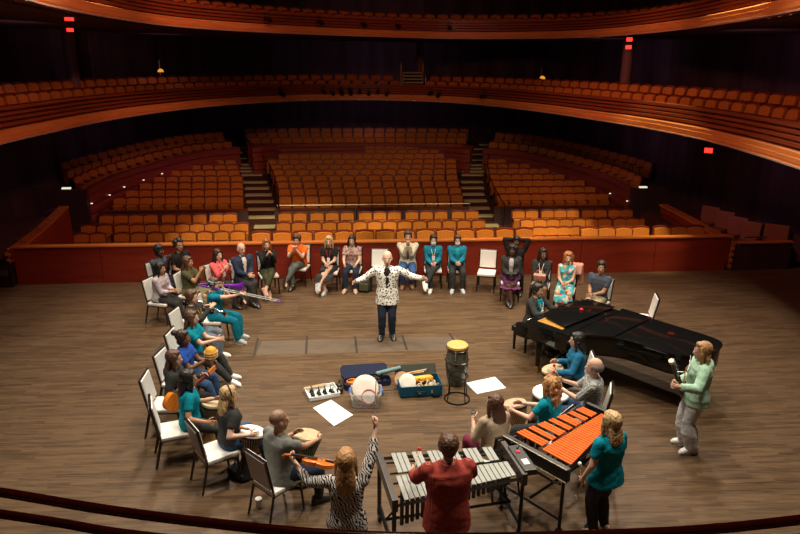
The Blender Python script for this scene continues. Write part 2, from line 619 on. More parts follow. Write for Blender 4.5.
# ---- low walls and the metal rail in front of the main block
M_cove = wood('mahogany_board', (.24, .045, .035), (.36, .07, .05), (1, 1, 14), .5)
BAND = [(0, 0), (0, .10), (-.09, .12), (-.09, .20), (0, .22), (0, .28), (-.09, .30), (-.09, .38), (0, .40), (0, .46), (-.09, .48), (-.09, .56), (0, .58), (0, .66), (-.07, .68), (-.07, .78), (.14, .78), (.14, 0)]
def band_wall(name, C, height, flip=1, extra=0.0, mat=None):
    mb = MB()
    N = normals(C, flip)
    rings = []
    for p, n in zip(C, N):
        h = height if not callable(height) else height(p)
        rings.append([p + n * o + Vector((0, 0, z * h / .78 - (extra if z == 0 else 0))) for o, z in BAND])
    mb.loft(rings)
    return structure(mb.build(name, mat or M_cove, smooth=False))
zc = ZT[3] - SEATTOP
for a, b in ((-10.2, -4.75), (-3.75, 3.75), (4.75, 10.0)):
    mb = MB()
    house_box(mb, a, b, 9.06, 9.16, -1.2, zc + .52)
    structure(mb.build('wall_crossaisle', M_darkpanel, smooth=False))
    mb = MB()
    house_box(mb, a, b, 9.04, 9.18, zc + .52, zc + .56)
    structure(mb.build('trim_%d' % k, M_seatwood, smooth=False)); k += 1
M_steel = plain('rail_steel', (.45, .36, .30), .35, .8)
zr = zrow(8.9, 400, 204.3)
rail = empty('guard_rail', house(0, 8.9, ZT[2] - SEATTOP), HA, 'thin steel guard rail along the cross aisle before the centre block', 'rail')
x0, x1 = rowx(8.9, 277, 204.6), rowx(8.9, 470, 204.3)
hgt = zr - (ZT[2] - SEATTOP)
MB().tube([(x0, 0, hgt), (x1, 0, hgt)], .022).build('top_rail', M_steel, rail)
for i in range(6):
    x = x0 + .03 + (x1 - x0 - .06) * i / 5
    MB().tube([(x, 0, -.1), (x, 0, hgt)], .014, 6).build('post', M_steel, rail)

# ---- centre walls before the upper block
zu = zrow(18.1, 330, 143)
band_wall('wall_upper_block', spline(H3([(-5.6, 17.0, -.2), (-4.6, 17.7, -.2), (0, 18.1, -.2), (4.4, 17.7, -.2), (5.3, 17.0, -.2)]), 24), zu + .2, 1)
zz = zrow(17.1, 320, 147)
band_wall('wall_box_centre', spline(H3([(-4.1, 16.6, -.2), (-3.4, 16.75, -.2), (.0, 17.15, -.2)]), 10), zz + .2, 1)
band_wall('wall_box_side', spline(H3([(-5.3, 15.5, -.4), (-4.9, 15.7, -.4), (-4.3, 16.4, -.4)]), 8), zrow(15.7, 262, 147) + .4, 1)
band_wall('wall_box_side', spline(H3([(3.9, 16.4, -.4), (4.6, 15.7, -.4), (5.0, 15.5, -.4)]), 8), zrow(15.7, 455, 149) + .4, 1)

# ---- side terraces: curved boarded wall, raised deck, two rows of seats
M_dot = glow('warm_white_marker', (1.0, .86, .66), 1.2)
for s in (-1, 1):
    T = [(-10.45, 8.9), (-10.15, 10.8), (-9.75, 11.7), (-9.25, 12.5), (-8.75, 13.4), (-8.05, 14.3), (-7.1, 15.2), (-5.95, 16.0)] if s < 0 else \
        [(10.15, 8.9), (9.95, 10.8), (9.6, 11.7), (9.15, 12.5), (8.6, 13.4), (7.9, 14.3), (7.0, 15.2), (5.75, 16.0)]
    C = spline([house(x, y, 0) for x, y in T], 26)
    n = len(C)
    tops = [(.60 if s < 0 else .48) + ((1.18 if s < 0 else 1.14) - (.60 if s < 0 else .48)) * min(1, (i / (n - 1)) * 1.25) for i in range(n)]
    mb = MB()
    N = normals(C, -s)
    N = [q if q.dot(house(0, 30) - house(0, 0)) > -.2 and q.x * s > 0 else -q for q in N]
    mb.loft([[p + q * o + Vector((0, 0, (z * (t + .85) / .78) - .85)) for o, z in BAND] for p, q, t in zip(C, N, tops)])
    structure(mb.build('wall_terrace', M_cove, smooth=False))
    mb = MB()
    mb.loft([[p + q * o + Vector((0, 0, z)) for o, z in ((.1, t - .62), (1.0, t - .62), (1.0, t - .26), (4.5, t - .26), (4.5, -2), (.1, -2))] for p, q, t in zip(C, N, tops)])
    structure(mb.build('floor_terrace', M_carpet, smooth=False))
    side = 'left' if s < 0 else 'right'
    for off, dz, row in ((.62, -.62, 'front'), (1.5, -.26, 'rear')):
        D = spline([p + q * off + Vector((0, 0, t + dz)) for p, q, t in list(zip(C, N, tops))[2 if row == 'front' else 4:]], 18)
        mid = [(D[i] + D[i + 1]) / 2 for i in range(17)]
        ND = normals(D, -s)
        rots = []
        for i in range(17):
            q = ND[i] + ND[i + 1]
            if q.x * s < 0: q = -q
            rots.append(math.atan2(-q.x, q.y))
        if s > 0:
            mid, rots = mid[::-1], rots[::-1]
        seat_row(mid, rots, 'the %s side terrace %s row' % (side, row))
    for i, (px, py) in enumerate(((93.4, 203.5), (108, 195), (125, 187), (144, 180), (164, 173.7)) if s < 0 else ((627, 201), (611, 193.5), (592.5, 186.5), (573, 180), (552, 174), (530, 169), (509, 165.6))):
        d = ray(px, py)
        j_ = min(range(n), key=lambda q_: abs((C[q_] - N[q_] * .1).x / (C[q_] - N[q_] * .1).y - d.x / d.y))
        q_ = C[j_] - N[j_] * .12
        o = MB().box((0, 0, 0), (.07, .02, .03)).build('step_light', M_dot, loc=Vector((q_.x, q_.y, EYE + d.z * q_.y / d.y)), smooth=False)
        tag(o, 'small white step light low on the %s terrace wall, %s from the stage end' % (side, ORD[i]), 'light', 'step lights on the terrace walls')
    e = at((93, 0)[0] if s < 0 else 627, 190 if s < 0 else 192, 0)
    mb = MB()
    p0, p1 = C[0] - N[0] * .05, C[0] + N[0] * 5
    f = (C[0] - C[1]).normalized()
    mb.prism([p0, p1, p1 + f * .15, p0 + f * .15], -1.4, tops[0])
    structure(mb.build('wall_terrace_end', M_darkpanel, smooth=False))
    q = C[0] + N[0] * (.75 if s < 0 else .5)
    o = MB().box((0, 0, 0), (.30, .12, .05)).build('lit_step_edge', glow('lit_edge', (.95, .95, .72), .8), loc=Vector((q.x, q.y, tops[0] + .03)), rz=HA, smooth=False)
    tag(o, 'pale lit step edge on the end wall of the %s terrace' % side, 'light')

# ---- aisle stairs with pale nosings
FL = [(5, -1.2)] + [(h, z - SEATTOP) for h, z in zip(HY, ZT)] + [(26, ZT[-1] - SEATTOP + .5)]
def floor_z(hy):
    for (a, za), (b, zb) in zip(FL, FL[1:]):
        if hy <= b: return za + (zb - za) * (hy - a) / (b - a)
    return FL[-1][1]
def on_slope(px, py, lift):
    lo, hi = 2.0, 26.0
    for _ in range(40):
        m = (lo + hi) / 2
        if zrow(m, px, py) > floor_z(m) + lift: lo = m
        else: hi = m
    return lo
STL = [(227, 254, 275), (217.5, 248, 275.5), (209.5, 247, 275), (201.8, 246, 273.5), (195, 245, 271.5), (188.4, 245, 269), (182.3, 243, 267), (174.9, 241, 262), (171.2, 238.5, 258.5), (167.8, 238.5, 258), (164.4, 238, 257), (158.2, 235, 247), (152.6, 232, 242), (147.3, 229, 239), (141.5, 226, 235)]
STR = [(226, 470, 499), (216, 478, 494), (208.5, 468, 490), (201, 464.5, 487), (194.4, 463, 484.5), (188, 462, 484), (182, 461.5, 483), (174.9, 462, 483.5), (171.5, 462, 484), (168.3, 462.5, 484), (165, 463, 484.5), (160, 467.5, 484.5), (154.4, 470, 485.5), (149, 474, 486), (144.6, 479, 489)]
for ST, side in ((STL, 'left'), (STR, 'right')):
    px0 = (ST[0][1] + ST[0][2]) / 2
    h0 = on_slope(px0, ST[0][0], .12)
    x0 = rowx(h0, px0, ST[0][0])
    st = empty('aisle_stairs', house(x0, h0, floor_z(h0)), HA, 'carpeted aisle stairs with pale nosings between the centre and %s blocks' % side, 'stairs')
    inv = (Matrix.Translation(house(x0, h0, floor_z(h0))) @ Matrix.Rotation(HA, 4, 'Z')).inverted()
    rails = []
    for py, a, b in ST:
        h = on_slope((a + b) / 2, py, .12)
        xa, xb = rowx(h, a, py), rowx(h, b, py)
        z = floor_z(h) + .12
        mb = MB()
        mb.M = inv
        house_box(mb, xa - .12, xb + .12, h - .02, h + .75, z - .5, z - .02)
        stp = mb.build('step', M_carpet, st, False)
        mb = MB()
        mb.M = inv
        house_box(mb, xa, xb, h - .03, h + .30, z - .02, z + .012)
        house_box(mb, xa, xb, h - .035, h - .02, z - .05, z - .02)
        mb.build('nosing', M_tread, stp, False)
        rails.append((xb + .16 if side == 'left' else xb + .18, h, z))
    pts = [inv @ house(x, h, z + .8) for x, h, z in rails]
    MB().tube(pts, .022, 6).build('handrail', M_blackmetal, st)
    for p in pts[::2]: MB().tube([p, p - Vector((0, 0, 1.0))], .016, 6).build('rail_post', M_blackmetal, st)

# ---- loge boxes beside the pit
M_logeseat = plain('loge_leather', (.26, .085, .045), .6)
def loge_wall(name, stops, flip):
    T = [house(rowx(h, px, py), h, zrow(h, px, py)) for h, px, py in stops]
    C = spline(T, 14)
    N = normals(C, flip)
    mb = MB()
    mb.loft([[p + n * o + Vector((0, 0, z / .78 * 1.9 - 1.9)) for o, z in BAND] for p, n in zip(C, N)])
    structure(mb.build(name, M_redwood, smooth=False))
    mb = MB()
    sweep(mb, C, [(-.14, -.005), (.14, -.005), (.14, .05), (-.14, .05)])
    return C, structure(mb.build('trim_' + name[5:], M_orangewood, smooth=False))
LL, _ = loge_wall('wall_loge_left', [(5.6, 64, 207.5), (3.3, 45, 226), (.5, 17, 248.5)], 1)
LR, _ = loge_wall('wall_loge_right', [(6.0, 663, 205.5), (4.0, 690, 219.5), (2.15, 722, 238)], 1)
mb = MB()
house_box(mb, 9.75, 12.6, .2, 7, -1.2, .0)
structure(mb.build('floor_loge', M_carpet, smooth=False))
mb = MB()
house_box(mb, -12.6, -10.4, .2, 7, -1.2, .05)
structure(mb.build('floor_loge', M_carpet, smooth=False))
def armchair(loc, rz, label):
    t = empty('loge_chair', loc, rz, label, 'chair', 'armchairs in the right loge')
    MB().box((0, 0, .36), (.60, .58, .16)).build('seat', M_logeseat, t, False, .03)
    MB().box((0, .27, .66), (.60, .12, .62), Matrix.Rotation(rad(-8), 3, 'X')).build('backrest', M_logeseat, t, False, .03)
    for x in (-.28, .28):
        MB().box((x, -.02, .52), (.07, .5, .06)).build('armrest', M_seatwood, t, False, .01)
        for y in (-.22, .24): MB().box((x, y, .14), (.05, .05, .30)).build('leg', M_seatwood, t, False, .006)
for i, (px, py, hy) in enumerate(((708, 211, 5.0), (722, 216, 4.0), (735, 222, 3.0), (748, 227, 2.1))):
    armchair(house(rowx(hy, px, py), hy, zrow(hy, px, py) - .86), HA - rad(50), 'brown upholstered loge armchair behind the right loge wall, %s from the back' % ORD[i])
armchair(house(rowx(.75, 775, 240), .75, .0), HA - rad(35), 'brown upholstered loge armchair alone behind the low dark stage-side box')
mb = MB()
house_box(mb, 9.05, 10.55, .0, .1, 0, .72)
house_box(mb, 11.2, 11.3, .1, 2.5, 0, .72)
structure(mb.build('wall_stage_box', M_darkpanel, smooth=False))
mb = MB()
house_box(mb, 9.03, 10.57, -.03, .14, .72, .76)
structure(mb.build('trim_%d' % k, M_orangewood, smooth=False)); k += 1
mb = MB()
house_box(mb, 9.5, 10.1, .5, .55, .5, .95)
mr = empty('loge_rail', house(9.45, .4, .0), HA, 'small orange metal rail inside the dark stage-side box', 'rail')
for x in (0, .62): MB().tube([(x, 0, 0), (x, 0, .78)], .018, 6).build('post', M_steel, mr)
MB().tube([(0, 0, .78), (.62, 0, .78)], .02, 6).build('top_rail', M_steel, mr)
for i, j_ in enumerate((12, 8, 5, 2)):
    o = MB().tube([(-.25, 0, 0), (.0, 0, .10), (.22, 0, .02)], .012, 6).build('rail_bracket', M_steel, loc=LL[j_] + Vector((-.1, 0, .05)), rz=HA)
    tag(o, 'thin steel bracket on the orange top of the left loge wall, %s from the stage' % ORD[i], 'bracket', 'steel brackets on the left loge wall')

# ---- two horseshoe balconies
R1 = [(-8.0, -6), (-8.6, -3), (-8.79, 0), (-8.72, 2.0), (-8.47, 5.4), (-7.65, 9.0), (-6.1, 12.7), (-3.1, 16.0), (.5, 16.9), (4.2, 14.8), (6.3, 10.5), (7.43, 6.0), (7.93, 2.8), (7.95, -.26), (7.37, -3.94), (6.7, -6.5)]
R2 = [(-6.2, -6), (-6.6, -3), (-6.8, -1.5), (-6.88, 1.7), (-6.5, 5.7), (-5.25, 8.7), (-2.7, 11.5), (.54, 13.6), (3.2, 14.6), (5.8, 14.1), (8.0, 12.4), (9.0, 9.1), (8.85, 4.2), (8.05, -.2), (7.15, -3.44), (6.4, -6)]
M_edge = plain('pale_metal_edge', (.55, .50, .45), .5, .3)
def tier(name, R, z, h, nrows, words):
    C = spline([house(x, y, z) for x, y in R], 120)
    N = normals(C, 1)
    prof = [(0, 0), (-.03, .03), (-.03, .30), (.08, .31), (.10, .33), (.02, .35), (.02, .44), (.14, .45), (.16, .47), (.08, .49), (.08, .57), (.20, .58), (.22, .60), (.14, .62), (.14, .70), (.27, .71), (.27, .74), (.18, .76), (.18, .86), (.46, .86), (.46, .05), (.3, 0)]
    prof = [(o, q * h / .86) for o, q in prof]
    mb = MB()
    sweep(mb, C, prof)
    structure(mb.build('wall_' + name + '_front', M_rim, smooth=False))
    mb = MB()
    sweep(mb, C, [(o, q * h / .86) for o, q in [(-.10, -.02), (-.07, .0), (-.09, .05), (-.09, .15), (-.07, .16), (-.07, .27), (-.04, .30), (-.02, .30), (-.02, -.02)]])
    structure(mb.build('trim_' + name + '_band', M_lit_band, smooth=False))
    mb = MB()
    sweep(mb, C, [(-.115, -.045), (-.095, -.045), (-.095, -.02), (-.115, -.02)])
    structure(mb.build('trim_' + name + '_edge', M_edge, smooth=False))
    mb = MB()
    p2 = [(.4, -.05), (.4, .0), (1.4, .0), (1.4, .22), (2.25, .22), (2.25, .44), (3.1, .44), (3.1, .66), (4.4, .66), (4.4, -.1)]
    sweep(mb, C, p2)
    structure(mb.build('floor_' + name, M_carpet, smooth=False))
    for r in range(nrows):
        off, dz = 1.02 + .86 * r, .0 + .22 * r
        D = [p + q * off + Vector((0, 0, dz)) for p, q in zip(C, N)]
        L = sum((D[i + 1] - D[i]).length for i in range(len(D) - 1))
        n = int(L / .6)
        E = spline(D, n + 1)
        NE = normals(E, 1)
        for i in range(n):
            q = NE[i] + NE[min(i + 1, n)]
            p = (E[i] + E[i + 1]) / 2
            if p.y < 8: continue
            if name == 'balcony_lower' and p.y > 25 and abs(p.x / p.y - ray(414, 80).x / ray(414, 80).y) < .022: continue
            SEATS.append(((p - Vector((0, 0, EYE))).length, p, math.atan2(-q.x, q.y), 1.0, 1.0, 'the %s row of the %s' % (['front', 'second', 'third'][r], words), None, False))
    return C, N
C1, N1 = tier('balcony_lower', R1, 3.38, .70, 2, 'lower balcony')
C2, N2 = tier('balcony_upper', R2, 6.15, .72, 2, 'upper balcony')
for C, N, nm, z0 in ((C1, N1, 'lower', 3.38), (C2, N2, 'upper', 6.15)):
    m = 0
    for i in range(8, 112, 3 if nm == 'lower' else 3):
        if C[i].y < 11: continue
        p = C[i] - N[i] * .01
        o = MB().box((0, 0, 0), (.06, .02, .02)).build('marker_light', M_dot, loc=Vector((p.x, p.y, z0 - .015)), rz=math.atan2(-N[i].x, N[i].y), smooth=False)
        tag(o, 'tiny white light under the %s balcony edge, %s from the left' % (nm, ORD[m] if m < len(ORD) else 'thirtieth'), 'light', 'marker lights under the %s balcony edge' % nm)
        m += 1
# small black spotlights clipped to the balcony fronts
def spot_on(px, py, hz_, C, N, z, label, grp):
    best = None
    for i in range(len(C)):
        p = Vector((C[i].x, C[i].y, z))
        d = p - Vector((0, 0, EYE))
        fx = d.x / d.y
        r = ray(px, py)
        e = abs(fx - r.x / r.y)
        if best is None or e < best[0]: best = (e, i)
    i = best[1]
    p = C[i] - N[i] * .12
    t = empty('stage_spotlight', (p.x, p.y, z), math.atan2(-N[i].x, N[i].y), label, 'spotlight', grp)
    MB().cyl((0, .1, .0), (0, -.16, -.08), .07, .085, 12).build('lamp_housing', M_black, t)
    MB().tube([(-.09, 0, 0), (-.09, 0, .16), (.09, 0, .16), (.09, 0, 0)], .012, 6).build('yoke', M_black, t)
    MB().tube([(0, 0, .16), (0, .16, .2)], .015, 6).build('clamp', M_black, t)
for i, px in enumerate((277, 283, 324, 332, 339, 344, 348, 354, 364, 372, 381, 390, 431, 437, 486)):
    spot_on(px, 92, 0, C1, N1, 3.78 - (i % 2) * .08, 'small black spotlight on the lower balcony front, %s from the left' % ORD[i], 'spotlights on the lower balcony front')
for i, px in enumerate((267, 320, 359, 397, 449)):
    spot_on(px, 24, 0, C2, N2, 6.6, 'small black spotlight on the upper balcony front, %s from the left' % ORD[i], 'spotlights on the upper balcony front')
# pale steps in the middle of the lower balcony
cs = empty('balcony_steps', house(rowx(17.6, 414, 84), 17.6, 3.40), HA, 'short flight of pale steps with thin rails in the middle of the lower balcony', 'stairs')
for i in range(4):
    MB().box((0, i * .3, .74 + i * .15), (.92, .28, .05)).build('tread', M_tread, cs, False)
    MB().box((0, i * .3 + .1, .36 + i * .15), (.9, .1, .70)).build('riser', M_carpet, cs, False)
for x in (-.55, .55):
    MB().tube([(x, -.1, 0), (x, -.1, 1.15), (x, 1.0, 1.75), (x, 1.0, .2)], .02, 6).build('handrail', M_brass, cs)

# ---- place the seats: the nearest three hundred one by one, the far rest as one mass
SEATS.sort(key=lambda s: s[0])
proto_parts, proto_single, rest = None, None, MB()
single = seat_single()
far_rows = {}
for n, (d, p, r, sc, xs, row, w, parts) in enumerate(SEATS):
    if n >= 300:
        rest.M = Matrix.Translation(p) @ Matrix.Rotation(r, 4, 'Z')
        for b in range(3):
            pass
        rest.cur = 0
        seat_geo('shell', rest); rest.cur = 1
        seat_geo('pad', rest); seat_geo('cushion', rest); rest.cur = 0
        seat_geo('arm', rest)
        continue
    if parts:
        if proto_parts is None: o = proto_parts = seat_parts()
        else: o = copy_tree(proto_parts)
    else:
        if proto_single is None: o = proto_single = single.build('theatre_seat', [M_seatwood, M_seatfab], smooth=False)
        else:
            o = proto_single.copy()
            COL.objects.link(o)
    o.location = p
    o.rotation_euler = (0, 0, r)
    o.scale = (xs, 1, 1)
    if w is None:
        far_rows[row] = far_rows.get(row, 0) + 1
        w = ORD[far_rows[row] - 1] if far_rows[row] <= len(ORD) else 'farther'
        tag(o, 'dark red theatre seat, %s nearest in %s' % (w, row), 'seat', 'seats in ' + row[4:])
    else:
        tag(o, '%s theatre seat, %s from the left in %s' % ('gold' if parts else 'rust red', w, row), 'seat', 'seats in ' + row[4:])
rest.M = Matrix()
o = rest.build('theatre_seats', [M_seatwood, M_seatfab], smooth=False)
tag(o, 'mass of dim theatre seats in the farthest rows and balconies', 'seats', None, 'stuff')

# ---- outer wall of the hall, columns, exit signs, ceiling
OUT = [(-12.6, -9), (-13.2, 0), (-13.0, 5), (-12.3, 9.5), (-11, 14), (-8.5, 19), (-4, 23), (0, 24), (4, 23), (8.5, 19), (10.9, 14), (12.0, 9.5), (12.4, 5), (12.5, 0), (11.8, -9)]
C = spline([house(x, y, 0) for x, y in OUT], 180)
N = normals(C, 1)
mb = MB()
rings = []
for i, (p, n) in enumerate(zip(C, N)):
    o = .10 if (i // 2) % 2 else 0
    rings.append([p + n * o + Vector((0, 0, -2)), p + n * o + Vector((0, 0, 12.9)), p + n * .4 + Vector((0, 0, 12.9)), p + n * .4 + Vector((0, 0, -2))])
mb.loft(rings)
structure(mb.build('wall_house', M_darkpanel, smooth=False))
mb = MB()
mb.prism([house(-15, -18), house(15, -18), house(15, 26), house(-15, 26)], 13, 13.3)
structure(mb.build('ceiling', M_darkpanel, smooth=False))
mb = MB()
house_box(mb, -15, 15, -17.3, -17, 0, 13)
structure(mb.build('wall_back', M_redwood, smooth=False))
M_col = plain('column_plaster', (.19, .09, .085), .6)
for px, D, z0, z1 in ((71, 22.6, 3.4, 6.6), (627.5, 25.5, 3.4, 6.6), (84, 24.5, 3.4, 6.6), (420, 36.0, 4.2, 6.6)):
    d = ray(px, 60)
    x = d.x / d.y * D
    o = MB().cyl((0, 0, z0), (0, 0, z1), .2, .2, 20).build('column', M_col, loc=(x, D, 0))
    structure(o)
M_exit = glow('red_lit_sign', (1.0, .03, .02), 2.2)
def exit_sign(px, py, D, label):
    d = ray(px, py)
    p = Vector((0, 0, EYE)) + d * (D / d.y)
    t = empty('exit_sign', p, math.atan2(-p.x, p.y), label, 'sign')
    MB().box((0, .03, 0), (.24, .05, .17)).build('sign_case', M_black, t, False, .01)
    MB().box((0, 0, 0), (.20, .012, .13)).build('lit_face', M_exit, t, False)
    MB().tube([(0, .04, .08), (0, .04, .30)], .015, 6).build('bracket', M_black, t)
exit_sign(69, 18, 16.6, 'upper of two red lit signs on the left balcony column')
exit_sign(70, 29.5, 21.9, 'lower of two red lit signs on the left balcony column')
exit_sign(629.5, 39.5, 24.6, 'upper of two red lit signs on the right balcony column')
exit_sign(628.5, 47.2, 24.7, 'lower of two red lit signs on the right balcony column')
exit_sign(419.5, 39.8, 35.0, 'small red lit sign under the middle of the upper balcony')
exit_sign(708.5, 150.5, 17.5, 'red lit sign on the dark right wall below the lower balcony')
# technician lamps on the lower balcony
for px, py, D, lb in ((160, 72, 30, 'small orange work lamp on the left of the lower balcony'), (541, 79, 31, 'small orange work lamp on the right of the lower balcony')):
    d = ray(px, py)
    p = Vector((0, 0, EYE)) + d * (D / d.y)
    t = empty('work_lamp', p, 0, lb, 'lamp')
    MB().tube([(0, 0, -.5), (0, 0, .5)], .025, 8).build('stem', M_steel, t)
    MB().lathe([(.14, 0), (.10, .10), (.03, .14)], 12, (.05, -.05, .0)).build('lamp_shade', glow('orange_lamp', (1, .42, .05), .7), t)
# loft rails close to the camera
M_railwood = wood('dark_cherry_rail', (.09, .008, .005), (.16, .018, .008), (8, 8, 8), .22, .4)
for pts, r in (([(-60, 484), (0, 491), (100, 507.5), (200, 520.5), (330, 533), (480, 536.5), (640, 532), (720, 527), (800, 518.5), (860, 511)], .0105), ([(-60, 504), (0, 512.5), (60, 521.5), (130, 533), (300, 551), (480, 558), (640, 552), (800, 537), (860, 529)], .009)):
    mb = MB()
    C = spline([at(x, y, 4.0) for x, y in pts], 60)
    mb.tube(C, r, 12)
    o = structure(mb.build('rail_loft', M_railwood))
    mb = MB()
    sweep(mb, [p - Vector((0, 0, r + .006)) for p in C], [(-.006, -.001), (.006, -.001), (.006, .006), (-.006, .006)])  # orange strip colours in the lit underside of the rail
    structure(mb.build('trim_%d' % k, M_orangewood, smooth=False)); k += 1
# ================================================================ PEOPLE
SK = {'light': (.60, .34, .23), 'fair': (.66, .41, .30), 'tan': (.42, .235, .14), 'brown': (.21, .105, .06), 'dark': (.085, .042, .026)}
HC = {'blond': (.50, .33, .15), 'gold': (.36, .185, .07), 'brown': (.085, .038, .018), 'dark': (.03, .016, .010), 'black': (.012, .010, .010), 'auburn': (.25, .095, .028), 'grey': (.17, .14, .12), 'stubble': (.22, .125, .08), 'copper': (.33, .13, .035)}
def skin_mat(k): return plain('skin_' + k, SK[k], .55, var=.06, scale=20, spec=.3)
def hair_mat(k):
    key = 'hair_' + k
    if key in CACHE: return CACHE[key]
    m, t, b = nt(key)
    n = node(t, 'ShaderNodeTexNoise', Scale=1.0, Detail=4.0)
    t.links.new(coords(t, (60, 60, 6)), n.inputs['Vector'])
    c = HC[k]
    t.links.new(ramp(t, n.outputs['Fac'], [(.3, tuple(x * .55 for x in c)), (.7, tuple(min(1, x * 1.5) for x in c))]), b.inputs['Base Color'])
    b.inputs['Roughness'].default_value = .5
    CACHE[key] = m
    return m
M_eye = plain('eye_white', (.75, .72, .68), .3, var=.02)
M_iris = plain('iris', (.02, .012, .008), .2)
M_lip = plain('lips', (.36, .11, .09), .5)

def ik(S, T, a, b, hint):
    d = T - S
    L = min(d.length, (a + b) * .995)
    L = max(L, abs(a - b) * 1.05 + .01)
    dn = d.normalized()
    T = S + dn * L
    q = (a * a - b * b + L * L) / (2 * L)
    h = math.sqrt(max(0, a * a - q * q))
    p = Vector(hint) - dn * Vector(hint).dot(dn)
    p.normalize()
    return S + dn * q + p * h, T
def ring(c, X, Y, rx, ry, n=20, sq=2.4):
    out = []
    for j in range(n):
        a = 2 * math.pi * j / n
        ca, sa = math.cos(a), math.sin(a)
        out.append(c + X * rx * math.copysign(abs(ca) ** (2 / sq), ca) + Y * ry * math.copysign(abs(sa) ** (2 / sq), sa))
    return out

HANDS = {
    'lap': ((.05, .30, .66), (-.05, .31, .68)), 'clasp': ((.03, .34, .70), (-.03, .34, .71)),
    'clap': ((.05, .30, .98), (-.05, .33, 1.00)), 'pray': ((.025, .26, 1.02), (-.025, .26, 1.02)),
    'knees': ((.14, .38, .68), (-.14, .38, .68)), 'side': ((.24, .06, .86), (-.24, .06, .86)),
}
class P: pass
def person(label, head, face=None, pos=None, seated=True, sex='f', ht=1.66, skin='light', w=1.12, hands='lap', elbows=None, lean=0.0, bow=0.0,
           turn=0.0, tilt=0.0, legs='flat', top=None, bottom=None, hair=None, shoes=None, socks=None, curl=.5, mouth=True, eyes=True, extras=(), hdir=(None, None)):
    k = ht / 1.72 * (.965 if seated else 1)
    f_ = sex == 'f'
    hipz = .54 if seated else .905 * k
    l1, l2 = rad(lean), rad(lean + bow)
    X = Vector((1, 0, 0))
    d1, f1 = Vector((0, math.sin(l1), math.cos(l1))), Vector((0, math.cos(l1), -math.sin(l1)))
    d2, f2 = Vector((0, math.sin(l2), math.cos(l2))), Vector((0, math.cos(l2), -math.sin(l2)))
    hip = Vector((0, 0, hipz))
    mid = hip + d1 * .22 * k
    def sp(t):
        return hip + d1 * t * k if t <= .22 else mid + d2 * (t - .22) * k
    def fr(t): return f1 if t <= .22 else f2
    neck = sp(.505)
    HR = Matrix.Rotation(rad(turn), 3, 'Z') @ Matrix.Rotation(-(l2 * .4) + rad(tilt), 3, 'X')
    up = (d2 * .6 + Vector((0, 0, .4))).normalized()
    hc = neck + up * .054 * k + HR @ Vector((0, .022 * k, .105 * k))
    # place: the head centre sits on the sight line, the body stands under it
    if face is None: a = None
    else: a = rad(face)
    if pos is None:
        g = at(head[0], head[1], hc.z)
        if a is None:
            v = Vector((.1, 9.9, 0)) - g
            a = math.atan2(-v.x, v.y)
        Rz = Matrix.Rotation(a, 3, 'Z')
        o = g - Rz @ Vector((hc.x, hc.y, 0))
        pos = (o.x, o.y, 0)
    root = empty('person', pos, a, label, 'person')
    W = Matrix.Translation(Vector(pos)) @ Matrix.Rotation(a, 4, 'Z')
    # ---- joints
    hx = .088 * k * (1.05 if f_ else 1.0)
    sw = (.165 if f_ else .19) * k * (.65 + .35 * w)
    sh = [sp(.442) + X * s * sw for s in (1, -1)]
    hp = [hip + X * s * hx for s in (1, -1)]
    H = HANDS[hands] if isinstance(hands, str) else hands
    el_h = elbows or ((.34, -.55, -.8), (-.34, -.55, -.8))
    el, wr = [], []
    for i in (0, 1):
        h_ = H[i]
        h_ = (W.inverted() @ at(*h_[1:])) if h_[0] == 'px' else Vector(h_)
        e, t_ = ik(sh[i], h_, .285 * k, .255 * k, el_h[i])
        el.append(e); wr.append(t_)
    kn, an, toe = [], [], []
    sole = .075
    if legs == 'flat': A = [(.11, .43, sole), (-.11, .41, sole)]
    elif legs == 'crossR': A = [(-.17, .56, .24), (-.06, .43, sole)]
    elif legs == 'crossL': A = [(.06, .43, sole), (.17, .56, .24)]
    elif legs == 'wide': A = [(.24, .40, sole), (-.24, .40, sole)]
    elif legs == 'tuck': A = [(.10, .26, sole), (-.08, .20, sole)]
    elif legs == 'stand': A = [(.10, .02, sole), (-.10, -.02, sole)]
    elif legs == 'ankles': A = [(-.05, .50, sole), (.05, .44, sole + .02)]
    else: A = legs
    for i, s in ((0, 1), (1, -1)):
        hint = (s * (.5 if legs == 'wide' else .15), 1, .9) if seated else (0, 1, .1)
        kk, aa = ik(hp[i], Vector(A[i]), .425 * k, .425 * k, hint)
        kn.append(kk); an.append(aa)
        td = Vector((s * .25, 1, 0)).normalized()
        if aa.z > .16: td = (td + Vector((0, 0, -.45))).normalized()
        toe.append(aa + td * .125 * k + Vector((0, 0, -.042)))
    # ---- body
    rw = w * k
    TR = [(-.10, .150, .105), (-.03, .170, .122), (.05, .160, .115), (.14, .138 if f_ else .148, .100), (.25, .148 if f_ else .165, .108), (.36, .160 if f_ else .182, .112), (.43, .155 if f_ else .182, .100), (.472, .118 if f_ else .142, .080), (.505, .066, .060), (.515, .056, .054)]
    if f_: TR[1] = (-.03, .180, .125)
    def trunk(t0, t1, inf, grow=1.0):
        rg = []
        ts = [q for q in TR if t0 < q[0] < t1]
        def lerp(t):
            for q, r_ in zip(TR, TR[1:]):
                if q[0] <= t <= r_[0]:
                    u = (t - q[0]) / (r_[0] - q[0])
                    return (t, q[1] + (r_[1] - q[1]) * u, q[2] + (r_[2] - q[2]) * u)
            return TR[0] if t < TR[0][0] else TR[-1]
        for t, rx, ry in [lerp(t0)] + ts + [lerp(t1)]:
            ww = w if t < .44 else (1 + w) / 2
            rg.append(ring(sp(max(t, t0)), X, fr(t), rx * k * ww + inf, ry * k * (ww ** 1.4) + inf))
        return rg
    mb = MB()
    mb.loft(trunk(-.10, .515, 0))
